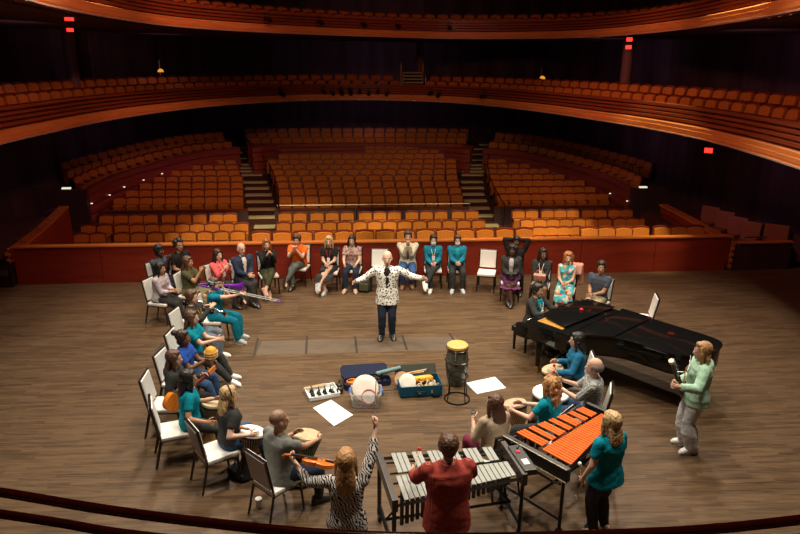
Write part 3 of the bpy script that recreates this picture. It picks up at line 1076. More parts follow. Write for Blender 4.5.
    mb.cap(neck - d2 * .03, hc - HR @ Vector((0, .02 * k, .05 * k)), .052 * k, .048 * k)
    hk = k * 1.12
    hd = lambda x, y, z: hc + HR @ (Vector((x, y, z)) * hk)
    mb.ell(hd(0, -.015, .032), (.074 * hk, .092 * hk, .084 * hk), HR, 20, 14)
    mb.ell(hd(0, .022, -.03), (.061 * hk, .066 * hk, .082 * hk), HR, 18, 12)
    mb.ell(hd(0, .036, -.088), (.040 * hk, .044 * hk, .030 * hk), HR)
    mb.cap(hd(0, .080, .008), hd(0, .100, -.030), .008 * hk, .0145 * hk, 8)
    mb.cap(hd(-.035, .074, .018), hd(.035, .074, .018), .011 * hk, .011 * hk, 8)
    for s in (-1, 1): mb.ell(hd(s * .075, -.008, -.012), (.012 * hk, .022 * hk, .032 * hk), HR, 10, 8)
    fin = MB()
    palms = []
    for i, s in ((0, 1), (1, -1)):
        mb.ell(sh[i] - X * s * .012 * k, (.058 * rw, .056 * rw, .058 * rw))
        mb.cap(sh[i], el[i], .047 * rw, .038 * rw)
        mb.cap(el[i], wr[i], .037 * rw, .025 * k)
        fd = (wr[i] - el[i]).normalized()
        if hdir[i] is not None: fd = Vector(hdir[i]).normalized()
        side = Vector((-s, .15, -.25))
        nrm = side - fd * side.dot(fd)
        if nrm.length < .1: nrm = Vector((0, 0, -1)) - fd * fd.z * -1
        nrm.normalize()
        ac = fd.cross(nrm) * 1.0
        if ac.z < 0: ac = -ac                                     # thumb side up
        MM = Matrix((ac, fd, nrm)).transposed()
        pc = wr[i] + fd * .045 * k
        mb.ell(pc, (.042 * k, .056 * k, .018 * k), MM, 14, 8)
        mb.cap(wr[i] - fd * .02, pc, .024 * k, .024 * k, 10)
        base = wr[i] + fd * .080 * k
        for j, ln in enumerate((.068, .078, .072, .056)):
            o0 = base + ac * (.029 - .0195 * j) * k - fd * .02 * k
            pts = [o0]
            ang = 0
            p = o0 + fd * .022 * k
            pts.append(p)
            for m_ in range(3):
                ang += curl * (.6 if m_ == 0 else .8)
                p = p + (fd * math.cos(ang) + nrm * math.sin(ang)) * ln * k * (.44, .32, .24)[m_]
                pts.append(p)
            fin.tube(pts, [.0088 * k, .0088 * k, .008 * k, .0074 * k, .006 * k], 6)
        t0 = wr[i] + fd * .025 * k + ac * .022 * k
        td = (fd * .55 + ac * .75 + nrm * .35).normalized()
        fin.tube([t0, t0 + td * .035 * k, t0 + td * .058 * k + fd * .012 * k, t0 + td * .070 * k + fd * .032 * k], [.012 * k, .0105 * k, .0095 * k, .007 * k], 6)
        palms.append(pc + nrm * .022 * k)
        mb.cap(hp[i], kn[i], .082 * rw, .056 * rw)
        mb.cap(kn[i], an[i] + (kn[i] - an[i]).normalized() * .26 * k, .053 * rw, .054 * rw)
        mb.cap(an[i] + (kn[i] - an[i]).normalized() * .26 * k, an[i], .052 * rw, .034 * k)
        mb.cap(an[i], toe[i] + Vector((0, 0, .008)), .034 * k, .024 * k)
    if f_:
        for s in (-1, 1): mb.ell(sp(.34) + f2 * .085 * k + X * s * .07 * k, (.058 * rw, .05 * rw, .058 * rw))
    vox(mb, 'body', skin_mat(skin), root, .012, 3, fin)
    if eyes:
        for s in (-1, 1):
            e = MB().ell(hd(s * .030, .078, .002), (.0125 * hk, .009 * hk, .0085 * hk), HR, 10, 8).build('eye', M_eye, root)
            MB().ell(hd(s * .030, .0848, .002), (.0062 * hk, .003 * hk, .0065 * hk), HR, 8, 6).build('iris', M_iris, e)
            MB().cap(hd(s * .014, .087, .026), hd(s * .046, .080, .027), .0045 * hk, .0035 * hk, 6).build('eyebrow', hair_mat((hair or {}).get('c', 'brown') if (hair or {}).get('c') not in ('blond', 'gold', 'grey') else 'brown'), root)
    if mouth:
        m_ = .018 if mouth == 'open' else .006
        MB().ell(hd(0, .0815, -.068), (.022 * hk, .009 * hk, m_ * hk), HR, 12, 6).build('mouth', M_lip, root)
    # ---- clothes
    def chain(mb, pts, rs, flatend=True):
        mb.tube(pts, rs, 14)
    tp = top or {}
    if tp:
        inf = tp.get('inf', .013)
        hem = tp.get('hem', -.13 if not seated else -.06)
        mb = MB()
        mb.loft(trunk(hem, tp.get('neck', .512), inf))
        if f_:
            for s in (-1, 1): mb.ell(sp(.34) + f2 * .082 * k + X * s * .068 * k, (.064 * rw + inf * .5, .054 * rw + inf, .064 * rw))
        sl = tp.get('sleeve', 'short')
        for i, s in ((0, 1), (1, -1)):
            if sl == 'none':
                mb.ell(sh[i] - X * s * .02 * k, (.055 * rw, .056 * rw + inf * .5, .055 * rw)); continue
            mb.ell(sh[i] - X * s * .012 * k, (.055 * rw + inf, .054 * rw + inf, .056 * rw + inf * .7))
            u = {'short': .62, 'elbow': .95}.get(sl, 1)
            e = sh[i].lerp(el[i], u)
            mb.tube([sh[i], e], [.050 * rw + inf, (.042 * rw if u > .9 else .046 * rw) + inf], 14, u == 1)
            if sl in ('long', 'three'):
                e2 = el[i].lerp(wr[i], .97 if sl == 'long' else .6)
                mb.tube([el[i], e2], [.041 * rw + inf, .030 * k + inf], 14)
        if tp.get('flare'):                                            # free hem of a loose shirt, blazer or tunic
            a0, a1, g = tp['flare']
            mb.loft([ring(sp(a1), X, fr(a1), .165 * rw + inf, .118 * rw + inf), ring(sp(a0), X, fr(a0), (.175 * rw + inf) * g, (.13 * rw + inf) * g)])
        if tp.get('hood'):
            mb.ell(sp(.47) - f2 * .10 * k, (.13 * k, .06 * k, .085 * k))
            mb.tube([sp(.47) + f2 * .06 * k + X * .05, sp(.49) + X * .1 * k, sp(.49) - f2 * .07 * k, sp(.49) - X * .1 * k, sp(.47) + f2 * .06 * k - X * .05], .028, 8)
        if tp.get('collar'):
            mb.tube([sp(.485) + f2 * .055 * k + X * .015, sp(.515) + X * .062 * k, sp(.525) - f2 * .05 * k, sp(.515) - X * .062 * k, sp(.485) + f2 * .055 * k - X * .015], .013, 8)
        vox(mb, tp.get('name', 'shirt'), tp['m'], root, .0125, 4, None, (FOLDS, .016))
        if tp.get('inner'):                                            # shirt showing in the opening of a jacket
            mb = MB()
            b = .02 if tp.get('wide') else 0
            mb.loft([ring(sp(t) + f2 * ((.100 if not f_ else .112) * k * (w ** 1.4) - .022 + z_), X, fr(t), rx_ * k + b, .036) for t, rx_, z_ in ((.10, .042, 0), (.25, .050, .012), (.34, .058, .026 if f_ else .016), (.43, .062, .010), (.497, .044, -.018))])
            vox(mb, 'inner_shirt', tp['inner'], root, .011, 2)
        if tp.get('lanyard'):
            mb = MB()
            fy = .135 * k * (w ** 1.3) + (.03 if f_ else .012)
            mb.tube([sp(.50) + X * .06 * k, sp(.43) + X * .05 * k + f2 * (fy - .03), sp(.28) + X * .012 + f2 * fy, sp(.28) - X * .012 + f2 * fy, sp(.43) - X * .05 * k + f2 * (fy - .03), sp(.50) - X * .06 * k], .006, 6)
            ly = mb.build('lanyard', tp['lanyard'], root)
            MB().box(sp(.23) + f2 * (fy + .008), (.07, .012, .10)).build('badge', M_paper, ly, False)
    bt = bottom or {}
    if bt:
        kind = bt.get('kind', 'trousers')
        inf = bt.get('inf', .012)
        mb = MB()
        if kind == 'trousers':
            mb.loft(trunk(-.10, .07, inf - .003))
            for i in (0, 1):
                fl = bt.get('flare', 1.0)
                end = an[i].lerp(kn[i], bt.get('cut', .02))
                c_ = kn[i].lerp(an[i], .35)
                mb.tube([hp[i], hp[i].lerp(kn[i], .5), kn[i]], [.088 * rw + inf, .074 * rw + inf, .058 * rw + inf], 16, True)
                mb.tube([kn[i], c_, end], [.058 * rw + inf, .056 * rw * fl + inf, (.042 * k + inf) * fl], 16)
        elif kind == 'skirt':
            L = bt.get('len', .9)
            if seated:
                mb.loft(trunk(-.10, .08, inf + .004))
                rg = []
                for u in (0, .35, .7, min(1.0, L)):
                    c = hp[0].lerp(kn[0], u).lerp(hp[1].lerp(kn[1], u), .5)
                    wd = (hp[0].lerp(kn[0], u) - hp[1].lerp(kn[1], u)).length / 2 + .085 * rw * (1 - .28 * u) + inf
                    rg.append(ring(c + Vector((0, .0, -.005)), X, Vector((0, 0, 1)), wd, .086 * rw * (1 - .25 * u) + inf, 20, 3))
                mb.loft(rg)
                if L > 1:
                    c = (kn[0] + kn[1]) / 2
                    e = (an[0] + an[1]) / 2
                    g = []
                    for u in (-.05, .25, L - 1):
                        q = c.lerp(e, max(u, 0)) + Vector((0, .01, -.04 if u < 0 else 0))
                        g.append(ring(q + Vector((0, -.03, 0)), X, Vector((0, 1, 0)), .19 * rw * (1 + .25 * max(0, u)), .10 * rw * (1 + .4 * max(0, u))))
                    mb.loft(g)
            else:
                mb.loft([ring(sp(.10), X, f1, .15 * rw + inf, .11 * rw + inf)] + [ring(Vector((0, .0, hipz * (1 - u))), X, Vector((0, 1, 0)), (.185 + .05 * u) * rw + inf, (.135 + .05 * u) * rw + inf) for u in (.0, .25, L)])
        vox(mb, kind if kind != 'skirt' else bt.get('name', 'skirt'), bt['m'], root, .0135, 3, None, (FOLDS, .016))
    if shoes:
        for i, s in ((0, 1), (1, -1)):
            sm = MB()
            fd = (toe[i] - an[i]).normalized()
            dn = Vector((0, 0, -1)) if an[i].z < .16 else (an[i] - kn[i]).normalized()
            dn = (dn - fd * dn.dot(fd)).normalized() if an[i].z >= .16 else dn
            if an[i].z < .16: fd = Vector((fd.x, fd.y, 0)).normalized()
            sx = fd.cross(dn)
            c0 = an[i] + dn * .042
            rg = []
            for u, wx, hz in ((-.095, .026, .036), (-.078, .041, .060), (-.02, .045, .068), (.05, .049, .052), (.11, .053, .042), (.16, .043, .030), (.188, .022, .016)):
                rg.append(ring(c0 + fd * u * k + dn * (.033 - hz), sx, -dn, wx * k, hz, 14, 2.6))
            sm.loft(rg)
            if shoes.get('high'):
                sm.cap(c0, an[i] - dn * shoes['high'], .045 * k, .05 * k)
            so = sm.build('shoe', shoes['m'], root)
            ol = [c0 + fd * u * k + sx * v * k + dn * .033 for u, v in ((-.09, -.025), (.05, -.044), (.12, -.046), (.175, -.02), (.175, .02), (.12, .046), (.05, .044), (-.09, .025))]
            MB().loft([[p - dn * .012 for p in ol], [p + dn * .001 for p in ol]]).build('sole', shoes.get('sole', M_rubber), so, False)
    # ---- hair
    hr = hair or {}
    if hr:
        c, st, L = hr.get('c', 'brown'), hr.get('s', 'short'), hr.get('len', .38) * k
        mb = MB()
        rnd = random.Random(hash(label) if False else sum(map(ord, label)))
        back = (HR @ Vector((0, -1, 0)))
        bk = -f2
        if st == 'bald':
            mb.ell(hd(0, -.032, -.012), (.086 * hk, .086 * hk, .046 * hk), HR, 18, 10)
        elif st == 'balding':
            mb.ell(hd(0, -.034, .000), (.091 * hk, .094 * hk, .072 * hk), HR, 18, 10)
            for s in (-1, 1): mb.ell(hd(s * .068, .012, -.002), (.014 * hk, .03 * hk, .036 * hk), HR)
        elif st == 'stubble':
            mb.ell(hd(0, -.019, .036), (.0755 * hk, .0925 * hk, .085 * hk), HR, 20, 12)
            mb.ell(hd(0, .034, -.074), (.046 * hk, .046 * hk, .034 * hk), HR)
        elif st == 'afro':
            for j in range(46):
                v = Vector((rnd.gauss(0, 1), rnd.gauss(0, 1), rnd.gauss(.4, .8))).normalized()
                if v.y > .45 and v.z < .45: continue
                mb.ell(hd(v.x * .085, -.02 + v.y * .09, .045 + v.z * .09), (.03 * hk,) * 3, None, 8, 6)
            mb.ell(hd(0, -.03, .045), (.085 * hk, .09 * hk, .09 * hk), HR)
        else:
            mb.ell(hd(0, -.026, .040), (.089 * hk, .097 * hk, .094 * hk), HR, 20, 12)
            mb.ell(hd(0, .030, .086), (.060 * hk, .050 * hk, .034 * hk), HR)
            for s in (-1, 1): mb.ell(hd(s * .070, -.008, .016), (.016 * hk, .05 * hk, .055 * hk), HR)
            mb.ell(hd(0, -.052, -.045 if st != 'short' else -.022), (.066 * hk, .052 * hk, (.066 if st != 'short' else .050) * hk), HR)
        if st in ('long', 'curly', 'wavy', 'bob'):
            if st == 'bob': L = hr.get('len', .20) * k
            base = hd(0, -.045, .02)
            rg = []
            for u, wx, wy in ((0, .078, .060), (.25, .092, .062), (.5, .104, .052), (.75, .104, .042), (.95, .088, .030), (1.0, .05, .018)):
                sag = min(1, (u * L) / (.20 * k))
                q = base + (HR @ Vector((0, -.028 * k, 0))) * sag + bk * .038 * k * sag * (1.0 if st != 'bob' else .2) - d2 * u * L * .85 - Vector((0, 0, 1)) * u * L * .15
                rg.append(ring(q, X if abs(turn) < 30 else HR @ X, f2, wx * k * hr.get('vol', 1), wy * k * hr.get('vol', 1), 16, 2))
            mb.loft(rg)
            for s in (-1, 1):
                mb.tube([hd(s * .066, .030, .055), hd(s * .083, .024, -.02), hd(s * .086, .014, -.09), hd(s * .092, .0, -.12 - min(.2, L * .4))], [.018 * hk, .022 * hk, .024 * hk, .012 * hk], 8, True)
        if st == 'curly':
            for j in range(hr.get('n', 60)):
                u = rnd.random()
                s = rnd.uniform(-1, 1)
                q = hd(0, -.045, .06) - d2 * u * (L + .06 * k) + bk * (.045 + .02 * min(1, u * 3)) * k
                mb.ell(q + X * s * .115 * k * hr.get('vol', 1) + bk * rnd.uniform(-.06, .035) * (1 - abs(s) * .3) * k, (.026 * k, .026 * k, .034 * k), None, 8, 6)
            for j in range(24):
                v = Vector((rnd.uniform(-1, 1), rnd.uniform(-1, .35), rnd.uniform(.1, 1))).normalized()
                mb.ell(hd(v.x * .085, -.02 + v.y * .095, .04 + v.z * .088), (.024 * hk,) * 3, None, 8, 6)
        if st == 'tousled':
            for j in range(40):
                v = Vector((rnd.gauss(0, 1), rnd.gauss(0, .9), abs(rnd.gauss(.4, .6)))).normalized()
                if v.y > .6 and v.z < .5: continue
                mb.ell(hd(v.x * .082, -.015 + v.y * .09, .045 + v.z * .086), (.024 * hk, .024 * hk, .022 * hk), None, 8, 6)
        if st == 'bun': mb.ell(hd(0, -.135, .075), (.045 * hk, .045 * hk, .045 * hk), HR)
        if st == 'tail':
            mb.ell(hd(0, -.115, .02), (.03 * hk, .03 * hk, .03 * hk), HR)
            mb.tube([hd(0, -.12, .02), hd(0, -.15, -.05), hd(0, -.14, -.16)], [.026 * hk, .03 * hk, .012 * hk], 10, True)
        vox(mb, 'hair', hair_mat(c), root, .0095, 2, None, (STRANDS, .018 if st not in ('bald', 'balding', 'stubble') else .006))
    r = P()
    r.root, r.W, r.hd, r.HR, r.k, r.palm, r.wr, r.el, r.sp, r.f2, r.d2, r.a, r.kn, r.an = root, W, hd, HR, k, palms, wr, el, sp, f2, d2, a, kn, an
    r.pos = Vector(pos)
    if 'mask' in extras:
        MB().ell(hd(0, .048, -.060), (.058 * hk, .058 * hk, .048 * hk), HR, 16, 10).build('face_mask', plain('mask_fabric', (.55, .62, .72), .8), root)
    if 'glasses' in extras:
        g = MB()
        for s in (-1, 1):
            g.tube([hd(s * .032 + .021 * math.cos(t), .096, .002 + .016 * math.sin(t)) for t in [j * math.pi / 5 for j in range(10)]], .0022, 5, False, True)
            g.tube([hd(s * .053, .094, .006), hd(s * .076, .0, .004)], .002, 5)
        g.tube([hd(-.011, .098, .004), hd(.011, .098, .004)], .002, 5)
        g.build('glasses', M_black, root)
    return r
def wpt(p, v): return p.W @ Vector(v)

# ---- stacking chairs
def chair_proto():
    t = empty('banquet_chair')
    MB().box((0, .01, .435), (.415, .43, .055)).build('seat', M_white, t, False, .016)
    TB = Matrix.Rotation(rad(10), 3, 'X')
    c = Vector((0, -.238, .705))
    MB().box(c + TB @ Vector((0, .012, 0)), (.375, .035, .41), TB).build('backrest', M_white, t, False, .012)
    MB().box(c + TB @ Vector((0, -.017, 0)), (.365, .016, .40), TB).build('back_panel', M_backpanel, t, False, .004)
    f = MB()
    def bar(a, b, s=.024): f.tube([a, b], s * .7, 4)
    L, Rr = c + TB @ Vector((-.198, 0, .215)), c + TB @ Vector((.198, 0, .215))
    l0, r0 = c + TB @ Vector((-.198, 0, -.31)), c + TB @ Vector((.198, 0, -.31))
    bar(l0, L); bar(r0, Rr); bar(L - X3 * .012, Rr + X3 * .012)
    f.build('back_frame', M_frame, t, False)
    f = MB()
    for a, b in (((-.195, .20, .40), (.195, .20, .40)), ((-.195, -.19, .40), (.195, -.19, .40)), ((-.195, -.19, .40), (-.195, .20, .40)), ((.195, -.19, .40), (.195, .20, .40))): bar(Vector(a), Vector(b))
    f.build('seat_frame', M_frame, t, False)
    for s in (-1, 1):
        for y0, y1 in ((.20, .235), (-.19, -.285)):
            lg = MB().tube([(s * .19, y0, .41), (s * .20, y1, .012)], [.020, .016], 4).build('leg', M_frame, t, False)
            MB().cyl((s * .20, y1, 0), (s * .20, y1, .022), .018, .018, 8).build('glide', M_chrome, lg)
    return t
X3 = Vector((1, 0, 0))
CH = []
def chair(pos, a, label, group='white banquet chairs in the circle'):
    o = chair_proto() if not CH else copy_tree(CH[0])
    CH.append(o)
    o.location = (pos[0], pos[1], 0)
    o.rotation_euler = (0, 0, a)
    return tag(o, label, 'chair', group)
def seat_for(p, label, dy=.02):
    q = p.W @ Vector((0, dy, 0))
    return chair(q, p.a, label)
# ================================================================ THE CIRCLE
C_teal = cloth('teal_cotton', (.0, .22, .30)); C_teal2 = cloth('teal_blue_fleece', (.012, .19, .29)); C_scrub = cloth('teal_scrubs', (.004, .17, .26))
C_black = cloth('black_cloth', (.016, .015, .016)); C_char = cloth('charcoal_cloth', (.035, .036, .036)); C_slate = cloth('slate_cloth', (.05, .055, .06))
C_jean = cloth('blue_denim', (.035, .075, .16)); C_djean = cloth('dark_denim', (.02, .028, .055)); C_gjean = cloth('grey_denim', (.17, .20, .25))
C_navy = cloth('navy_wool', (.025, .038, .075)); C_olive = cloth('olive_cloth', (.075, .075, .035)); C_sage = cloth('sage_cloth', (.17, .16, .095))
C_white = cloth('white_cloth', (.72, .70, .67)); C_cream = cloth('cream_linen', (.62, .55, .42)); C_lav = cloth('pale_lavender_cotton', (.46, .42, .47))
C_coral = cloth('coral_silk', (.68, .12, .13)); C_orange = cloth('bright_orange_cotton', (.85, .16, .015)); C_purple = cloth('plum_wool', (.13, .035, .11))
C_maroon = cloth('maroon_cloth', (.16, .022, .045)); C_beige = cloth('beige_knit', (.40, .31, .215)); C_royal = cloth('royal_blue_cotton', (.02, .075, .36))
C_gray = cloth('grey_green_cotton', (.155, .16, .145)); C_mint = cloth('mint_fleece', (.38, .60, .44)); C_khaki = cloth('khaki_cotton', (.44, .36, .24))
C_grey = cloth('mid_grey_cloth', (.11, .125, .12)); C_steelblue = cloth('faded_blue_cotton', (.06, .075, .105)); C_pink = cloth('dusty_pink_wool', (.58, .28, .21))
C_blueshirt = cloth('deep_blue_cotton', (.015, .13, .25))
P_zebra = patterned('zebra_print', 'zebra', [(0, (.60, .57, .54)), (.52, (.015, .012, .012))], 11.0)
P_leopard = patterned('leopard_print', 'spots', [(0, (.04, .04, .045)), (.24, (.60, .59, .60))], 52.0)
P_floral = patterned('floral_print', 'cells', [(0, (.10, .50, .55)), (.45, (.05, .36, .45)), (.62, (.75, .70, .62)), (.74, (.75, .35, .10)), (.84, (.55, .08, .10)), (.90, (.12, .50, .52))], 16.0)
P_blouse = patterned('speckled_print', 'cells', [(0, (.46, .30, .27)), (.4, (.28, .13, .12)), (.7, (.55, .42, .38))], 30.0)
P_plaid = patterned('red_plaid', 'plaid', [(0, (.40, .12, .09)), (.014, (.27, .034, .026)), (.06, (.17, .022, .018)), (.12, (.31, .042, .030))], 11.0)
P_plaid2 = patterned('grey_plaid', 'plaid', [(0, (.50, .50, .47)), (.05, (.16, .17, .165)), (.18, (.24, .25, .24)), (.3, (.36, .37, .35))], 12.0)
P_animal = patterned('black_and_white_print', 'spots', [(0, (.012, .012, .012)), (.38, (.80, .79, .76))], 26.0)
P_check = patterned('blue_white_print', 'cells', [(0, (.05, .18, .26)), (.5, (.45, .55, .58)), (.75, (.02, .06, .1))], 60.0)
SH_B = dict(m=plain('black_shoe_leather', (.02, .018, .017), .35)); SH_BR = dict(m=plain('brown_boot_leather', (.22, .10, .04), .5), high=.06)
SH_W = dict(m=plain('white_sneaker', (.75, .74, .72), .6), sole=M_white); SH_G = dict(m=plain('grey_sneaker', (.40, .42, .44), .6), sole=M_white)
SH_NUDE = dict(m=plain('nude_shoe', (.45, .27, .19), .5))

who = {}
def sitter(key, short, label, head, chair_label=None, with_chair=True, dy=.02, **kw):
    p = person(label, head, **kw)
    who[key] = p
    if with_chair: seat_for(p, chair_label or 'white banquet chair with dark frame under the %s' % short, dy)
    return p
tr = lambda m, **k: dict(m=m, **k)
# far row, from the left
sitter('denim', 'man in faded blue shirt praying', 'man in a faded blue shirt with short black hair, palms pressed together', (159.4, 251), face=-118, sex='m', ht=1.76, skin='dark', hands='pray', top=tr(C_steelblue), bottom=tr(C_djean), hair=dict(s='tousled', c='black'), shoes=SH_B, legs='flat')
sitter('curls', 'young man in black polo', 'young man with curly black hair in a black polo leaning sideways', (179, 245.5), face=-128, sex='m', ht=1.80, skin='tan', hands='lap', lean=4, top=tr(C_black, collar=True), bottom=tr(C_char), hair=dict(s='afro', c='black'), shoes=SH_B)
sitter('lav', 'woman in pale lavender blouse', 'woman in a pale lavender blouse with black hair and dark trousers, hands together', (160.5, 268.5), face=-105, skin='tan', hands='clasp', lean=6, top=tr(C_lav, sleeve='three'), bottom=tr(C_char), hair=dict(s='wavy' if False else 'long', c='black', len=.27), shoes=SH_W, legs='ankles')
sitter('olive', 'clapping woman in sage dress', 'clapping woman with long brown hair in a sage dress and dark vest', (188, 262), face=-100, skin='tan', hands='clap', top=tr(C_olive), bottom=dict(m=C_sage, kind='skirt', len=1.35), hair=dict(s='long', c='brown', len=.40), shoes=SH_NUDE)
sitter('coral', 'clapping woman in coral blouse', 'clapping woman in a coral pink blouse and black trousers with dark hair', (218, 255), face=-128, skin='fair', hands=((.05, .30, .92), (-.05, .33, .95)), top=tr(C_coral, sleeve='three', lanyard=C_white), bottom=tr(C_char), hair=dict(s='long', c='dark', len=.24), shoes=SH_B, legs='crossR')
sitter('suit', 'bald man in navy suit', 'bald man with glasses in a navy suit jacket and pale shirt', (241.5, 249), face=-140, sex='m', ht=1.80, skin='fair', hands='clasp', top=tr(C_navy, sleeve='long', inner=C_white, name='suit_jacket', collar=True, flare=(-.10, .05, 1.04)), bottom=tr(C_char), hair=dict(s='bald', c='grey'), shoes=SH_B, extras=('glasses',), legs='ankles')
sitter('blackj', 'woman in black jacket', 'clapping woman in a black jacket and cropped olive trousers, legs crossed', (266.5, 244.5), face=-158, skin='fair', hands='clap', top=tr(C_black, sleeve='long', name='jacket'), bottom=tr(cloth('dark_olive_cotton', (.055, .06, .028)), cut=.28), hair=dict(s='long', c='auburn', len=.26), shoes=SH_NUDE, legs='crossL')
sitter('orange', 'person in bright orange polo', 'person in a bright orange polo and grey jeans, hands at the chin, legs crossed', (297, 240), face=172, sex='m', ht=1.68, skin='fair', lean=9, bow=8, hands=((.03, .36, .98), (-.03, .36, .98)), elbows=((.5, .1, -1), (-.5, .1, -1)), top=tr(C_orange, collar=True), bottom=tr(C_grey, cut=.14), hair=dict(s='tousled', c='brown'), shoes=SH_B, legs='crossL')
sitter('blondd', 'blonde woman in dark dress', 'blonde woman in a black top and long dark skirt with a red lanyard', (329, 241.5), face=178, skin='fair', hands='clasp', top=tr(C_black, lanyard=cloth('red_ribbon', (.4, .02, .03))), bottom=dict(m=C_char, kind='skirt', len=1.5), hair=dict(s='bob', c='blond', len=.24), shoes=SH_G, legs='crossL')
sitter('speck', 'woman in speckled blouse', 'woman in a speckled pink blouse and dark jeans with long dark hair', (352, 240.5), face=176, skin='fair', hands='knees', bow=5, top=tr(P_blouse), bottom=tr(C_djean), hair=dict(s='long', c='dark', len=.34), shoes=SH_NUDE)
sitter('blazer', 'man in cream blazer', 'man in a cream blazer with a red flower and blue jeans, palms together', (408, 236.5), face=180, sex='m', ht=1.80, skin='fair', hands=((.03, .28, 1.06), (-.03, .28, 1.06)), top=tr(C_cream, sleeve='long', inner=C_steelblue, name='blazer', collar=True, flare=(-.14, .05, 1.1)), bottom=tr(cloth('bright_denim', (.04, .09, .23))), hair=dict(s='short', c='brown'), shoes=SH_BR, legs='tuck')
sitter('mask1', 'slimmer masked woman in teal jacket', 'slimmer woman in teal jacket and face mask with crossed legs and white sneakers', (433.5, 240), face=180, skin='fair', hands='lap', top=tr(C_teal2, sleeve='long', name='jacket', lanyard=C_white), bottom=tr(C_char), hair=dict(s='tail', c='dark'), shoes=SH_W, extras=('mask',), mouth=False, legs='crossL')
sitter('mask2', 'broader masked woman in teal jacket', 'broader woman in teal jacket and face mask, clasped hands, feet apart', (457.5, 240.3), face=180, skin='fair', w=1.22, hands='clasp', top=tr(C_teal2, sleeve='long', name='jacket', inner=cloth('bright_aqua', (.02, .33, .42))), bottom=tr(C_char), hair=dict(s='tail', c='brown'), shoes=SH_G, extras=('mask',), mouth=False, legs='flat')
sitter('plum', 'woman in plum skirt', 'woman in a dark blazer and plum skirt holding a small black bag', (512, 250.5), face=172, skin='dark', hands='lap', w=1.3, top=tr(C_char, sleeve='long', name='blazer', inner=cloth('white_collar', (.5, .45, .5))), bottom=dict(m=C_purple, kind='skirt', len=1.15), hair=dict(s='curly', c='black', len=.10, n=44, vol=1.2), shoes=SH_B, legs='ankles')
p = sitter('behind', 'person sitting behind with raised elbows', 'person behind the woman in plum skirt, elbows raised, hands behind head', (516.5, 242), face=172, sex='m', ht=1.70, skin='dark', hands=((.06, -.10, 1.20), (-.06, -.10, 1.20)), elbows=((1, .5, .2), (-1, .5, .2)), top=tr(C_black, sleeve='long'), bottom=tr(C_black), hair=dict(s='short', c='black'), shoes=SH_B)
sitter('bag', 'woman holding beige bag', 'woman in a dark blazer and short skirt holding a beige bag on her lap', (543, 254), face=163, skin='brown', hands='clasp', turn=28, top=tr(C_char, sleeve='three', name='blazer', inner=C_black, lanyard=C_white), bottom=dict(m=patterned('dark_floral', 'cells', [(0, (.02, .02, .02)), (.6, (.35, .3, .22)), (.75, (.03, .03, .03))], 18.0), kind='skirt', len=.95), hair=dict(s='long', c='black', len=.24), shoes=SH_B)
sitter('floral', 'woman in turquoise floral dress', 'woman with curly auburn hair in a turquoise floral dress', (568.3, 258), face=160, skin='fair', hands='lap', turn=10, w=1.06, top=tr(P_floral, sleeve='none'), bottom=dict(m=P_floral, kind='skirt', len=1.5, name='dress_skirt'), hair=dict(s='curly', c='copper', len=.12, n=36), shoes=SH_NUDE)
sitter('polo', 'man in slate polo', 'man in a slate polo shirt and khaki trousers sitting beyond the piano', (601.2, 267.5), face=140, sex='m', ht=1.78, skin='tan', hands='clasp', turn=22, top=tr(C_steelblue, collar=True), bottom=tr(C_khaki), hair=dict(s='short', c='dark'), shoes=SH_G, legs='crossR')
# left side, from the far end
tb = sitter('trombone', 'trombonist in teal scrubs', 'woman in teal scrubs and patterned headband playing a purple trombone', (214.5, 284), face=-92, skin='fair', hands=((.04, .68, 1.00), (-.03, .16, 1.10)), elbows=((.5, -.1, -1), (-.5, -.1, -1)), top=tr(C_scrub), bottom=tr(C_scrub, flare=1.15), hair=dict(s='short', c='brown'), shoes=SH_G, dy=-.08)
tp_ = sitter('trumpet', 'trumpeter in dark jacket', 'man in a dark jacket with yellow lanyard and grey jeans playing a trumpet', (192.3, 297), face=-98, sex='m', ht=1.74, skin='fair', hands=((.05, .36, 1.02), (-.03, .30, 1.02)), elbows=((.7, -.1, -.7), (-.7, -.1, -.7)), top=tr(C_char, sleeve='long', name='jacket', lanyard=cloth('yellow_ribbon', (.7, .3, .02))), bottom=tr(C_gjean), hair=dict(s='short', c='brown'), shoes=SH_W, dy=-.10)
sh1 = sitter('teal1', 'woman in teal shirt beside trumpeter', 'woman with long brown hair in a teal shirt shaking a small dark shaker', (192.3, 317.8), face=-92, skin='fair', hands=((.10, .42, .82), (-.08, .40, .76)), top=tr(C_teal), bottom=tr(C_char), hair=dict(s='long', c='brown', len=.30), shoes=SH_W, legs=[(.10, .62, .075), (-.10, .55, .075)], dy=-.12)
sh2 = sitter('royal', 'woman in royal blue shirt', 'woman in a royal blue shirt with a hair bun holding a yellow gourd shaker', (183.4, 338), face=-95, skin='brown', w=1.12, hands=((.10, .36, .84), (-.10, .38, .74)), top=tr(C_royal), bottom=tr(C_jean), hair=dict(s='bun', c='dark'), shoes=SH_W, legs=[(.12, .50, .075), (-.10, .46, .075)], dy=-.12)
gt = sitter('guitar', 'guitarist in dark hoodie', 'woman with long light brown hair in a dark hoodie holding an orange guitar', (174.5, 358.5), face=-85, skin='fair', hands=((.22, .18, .76), (-.12, .34, .82)), top=tr(C_char, sleeve='long', name='hoodie', hood=True), bottom=tr(C_black), hair=dict(s='long', c='brown', len=.44), shoes=SH_B, dy=-.16)
d36 = sitter('blackhair', 'woman in teal shirt with long black hair', 'woman with very long straight black hair in a teal shirt at a tan drum', (189, 378.5), face=-68, skin='tan', hands=(('px', 206, 422, .70), ('px', 214, 399, .74)), lean=2, top=tr(C_teal), bottom=tr(C_char), hair=dict(s='long', c='black', len=.46), shoes=SH_B, legs='wide', dy=-.20)
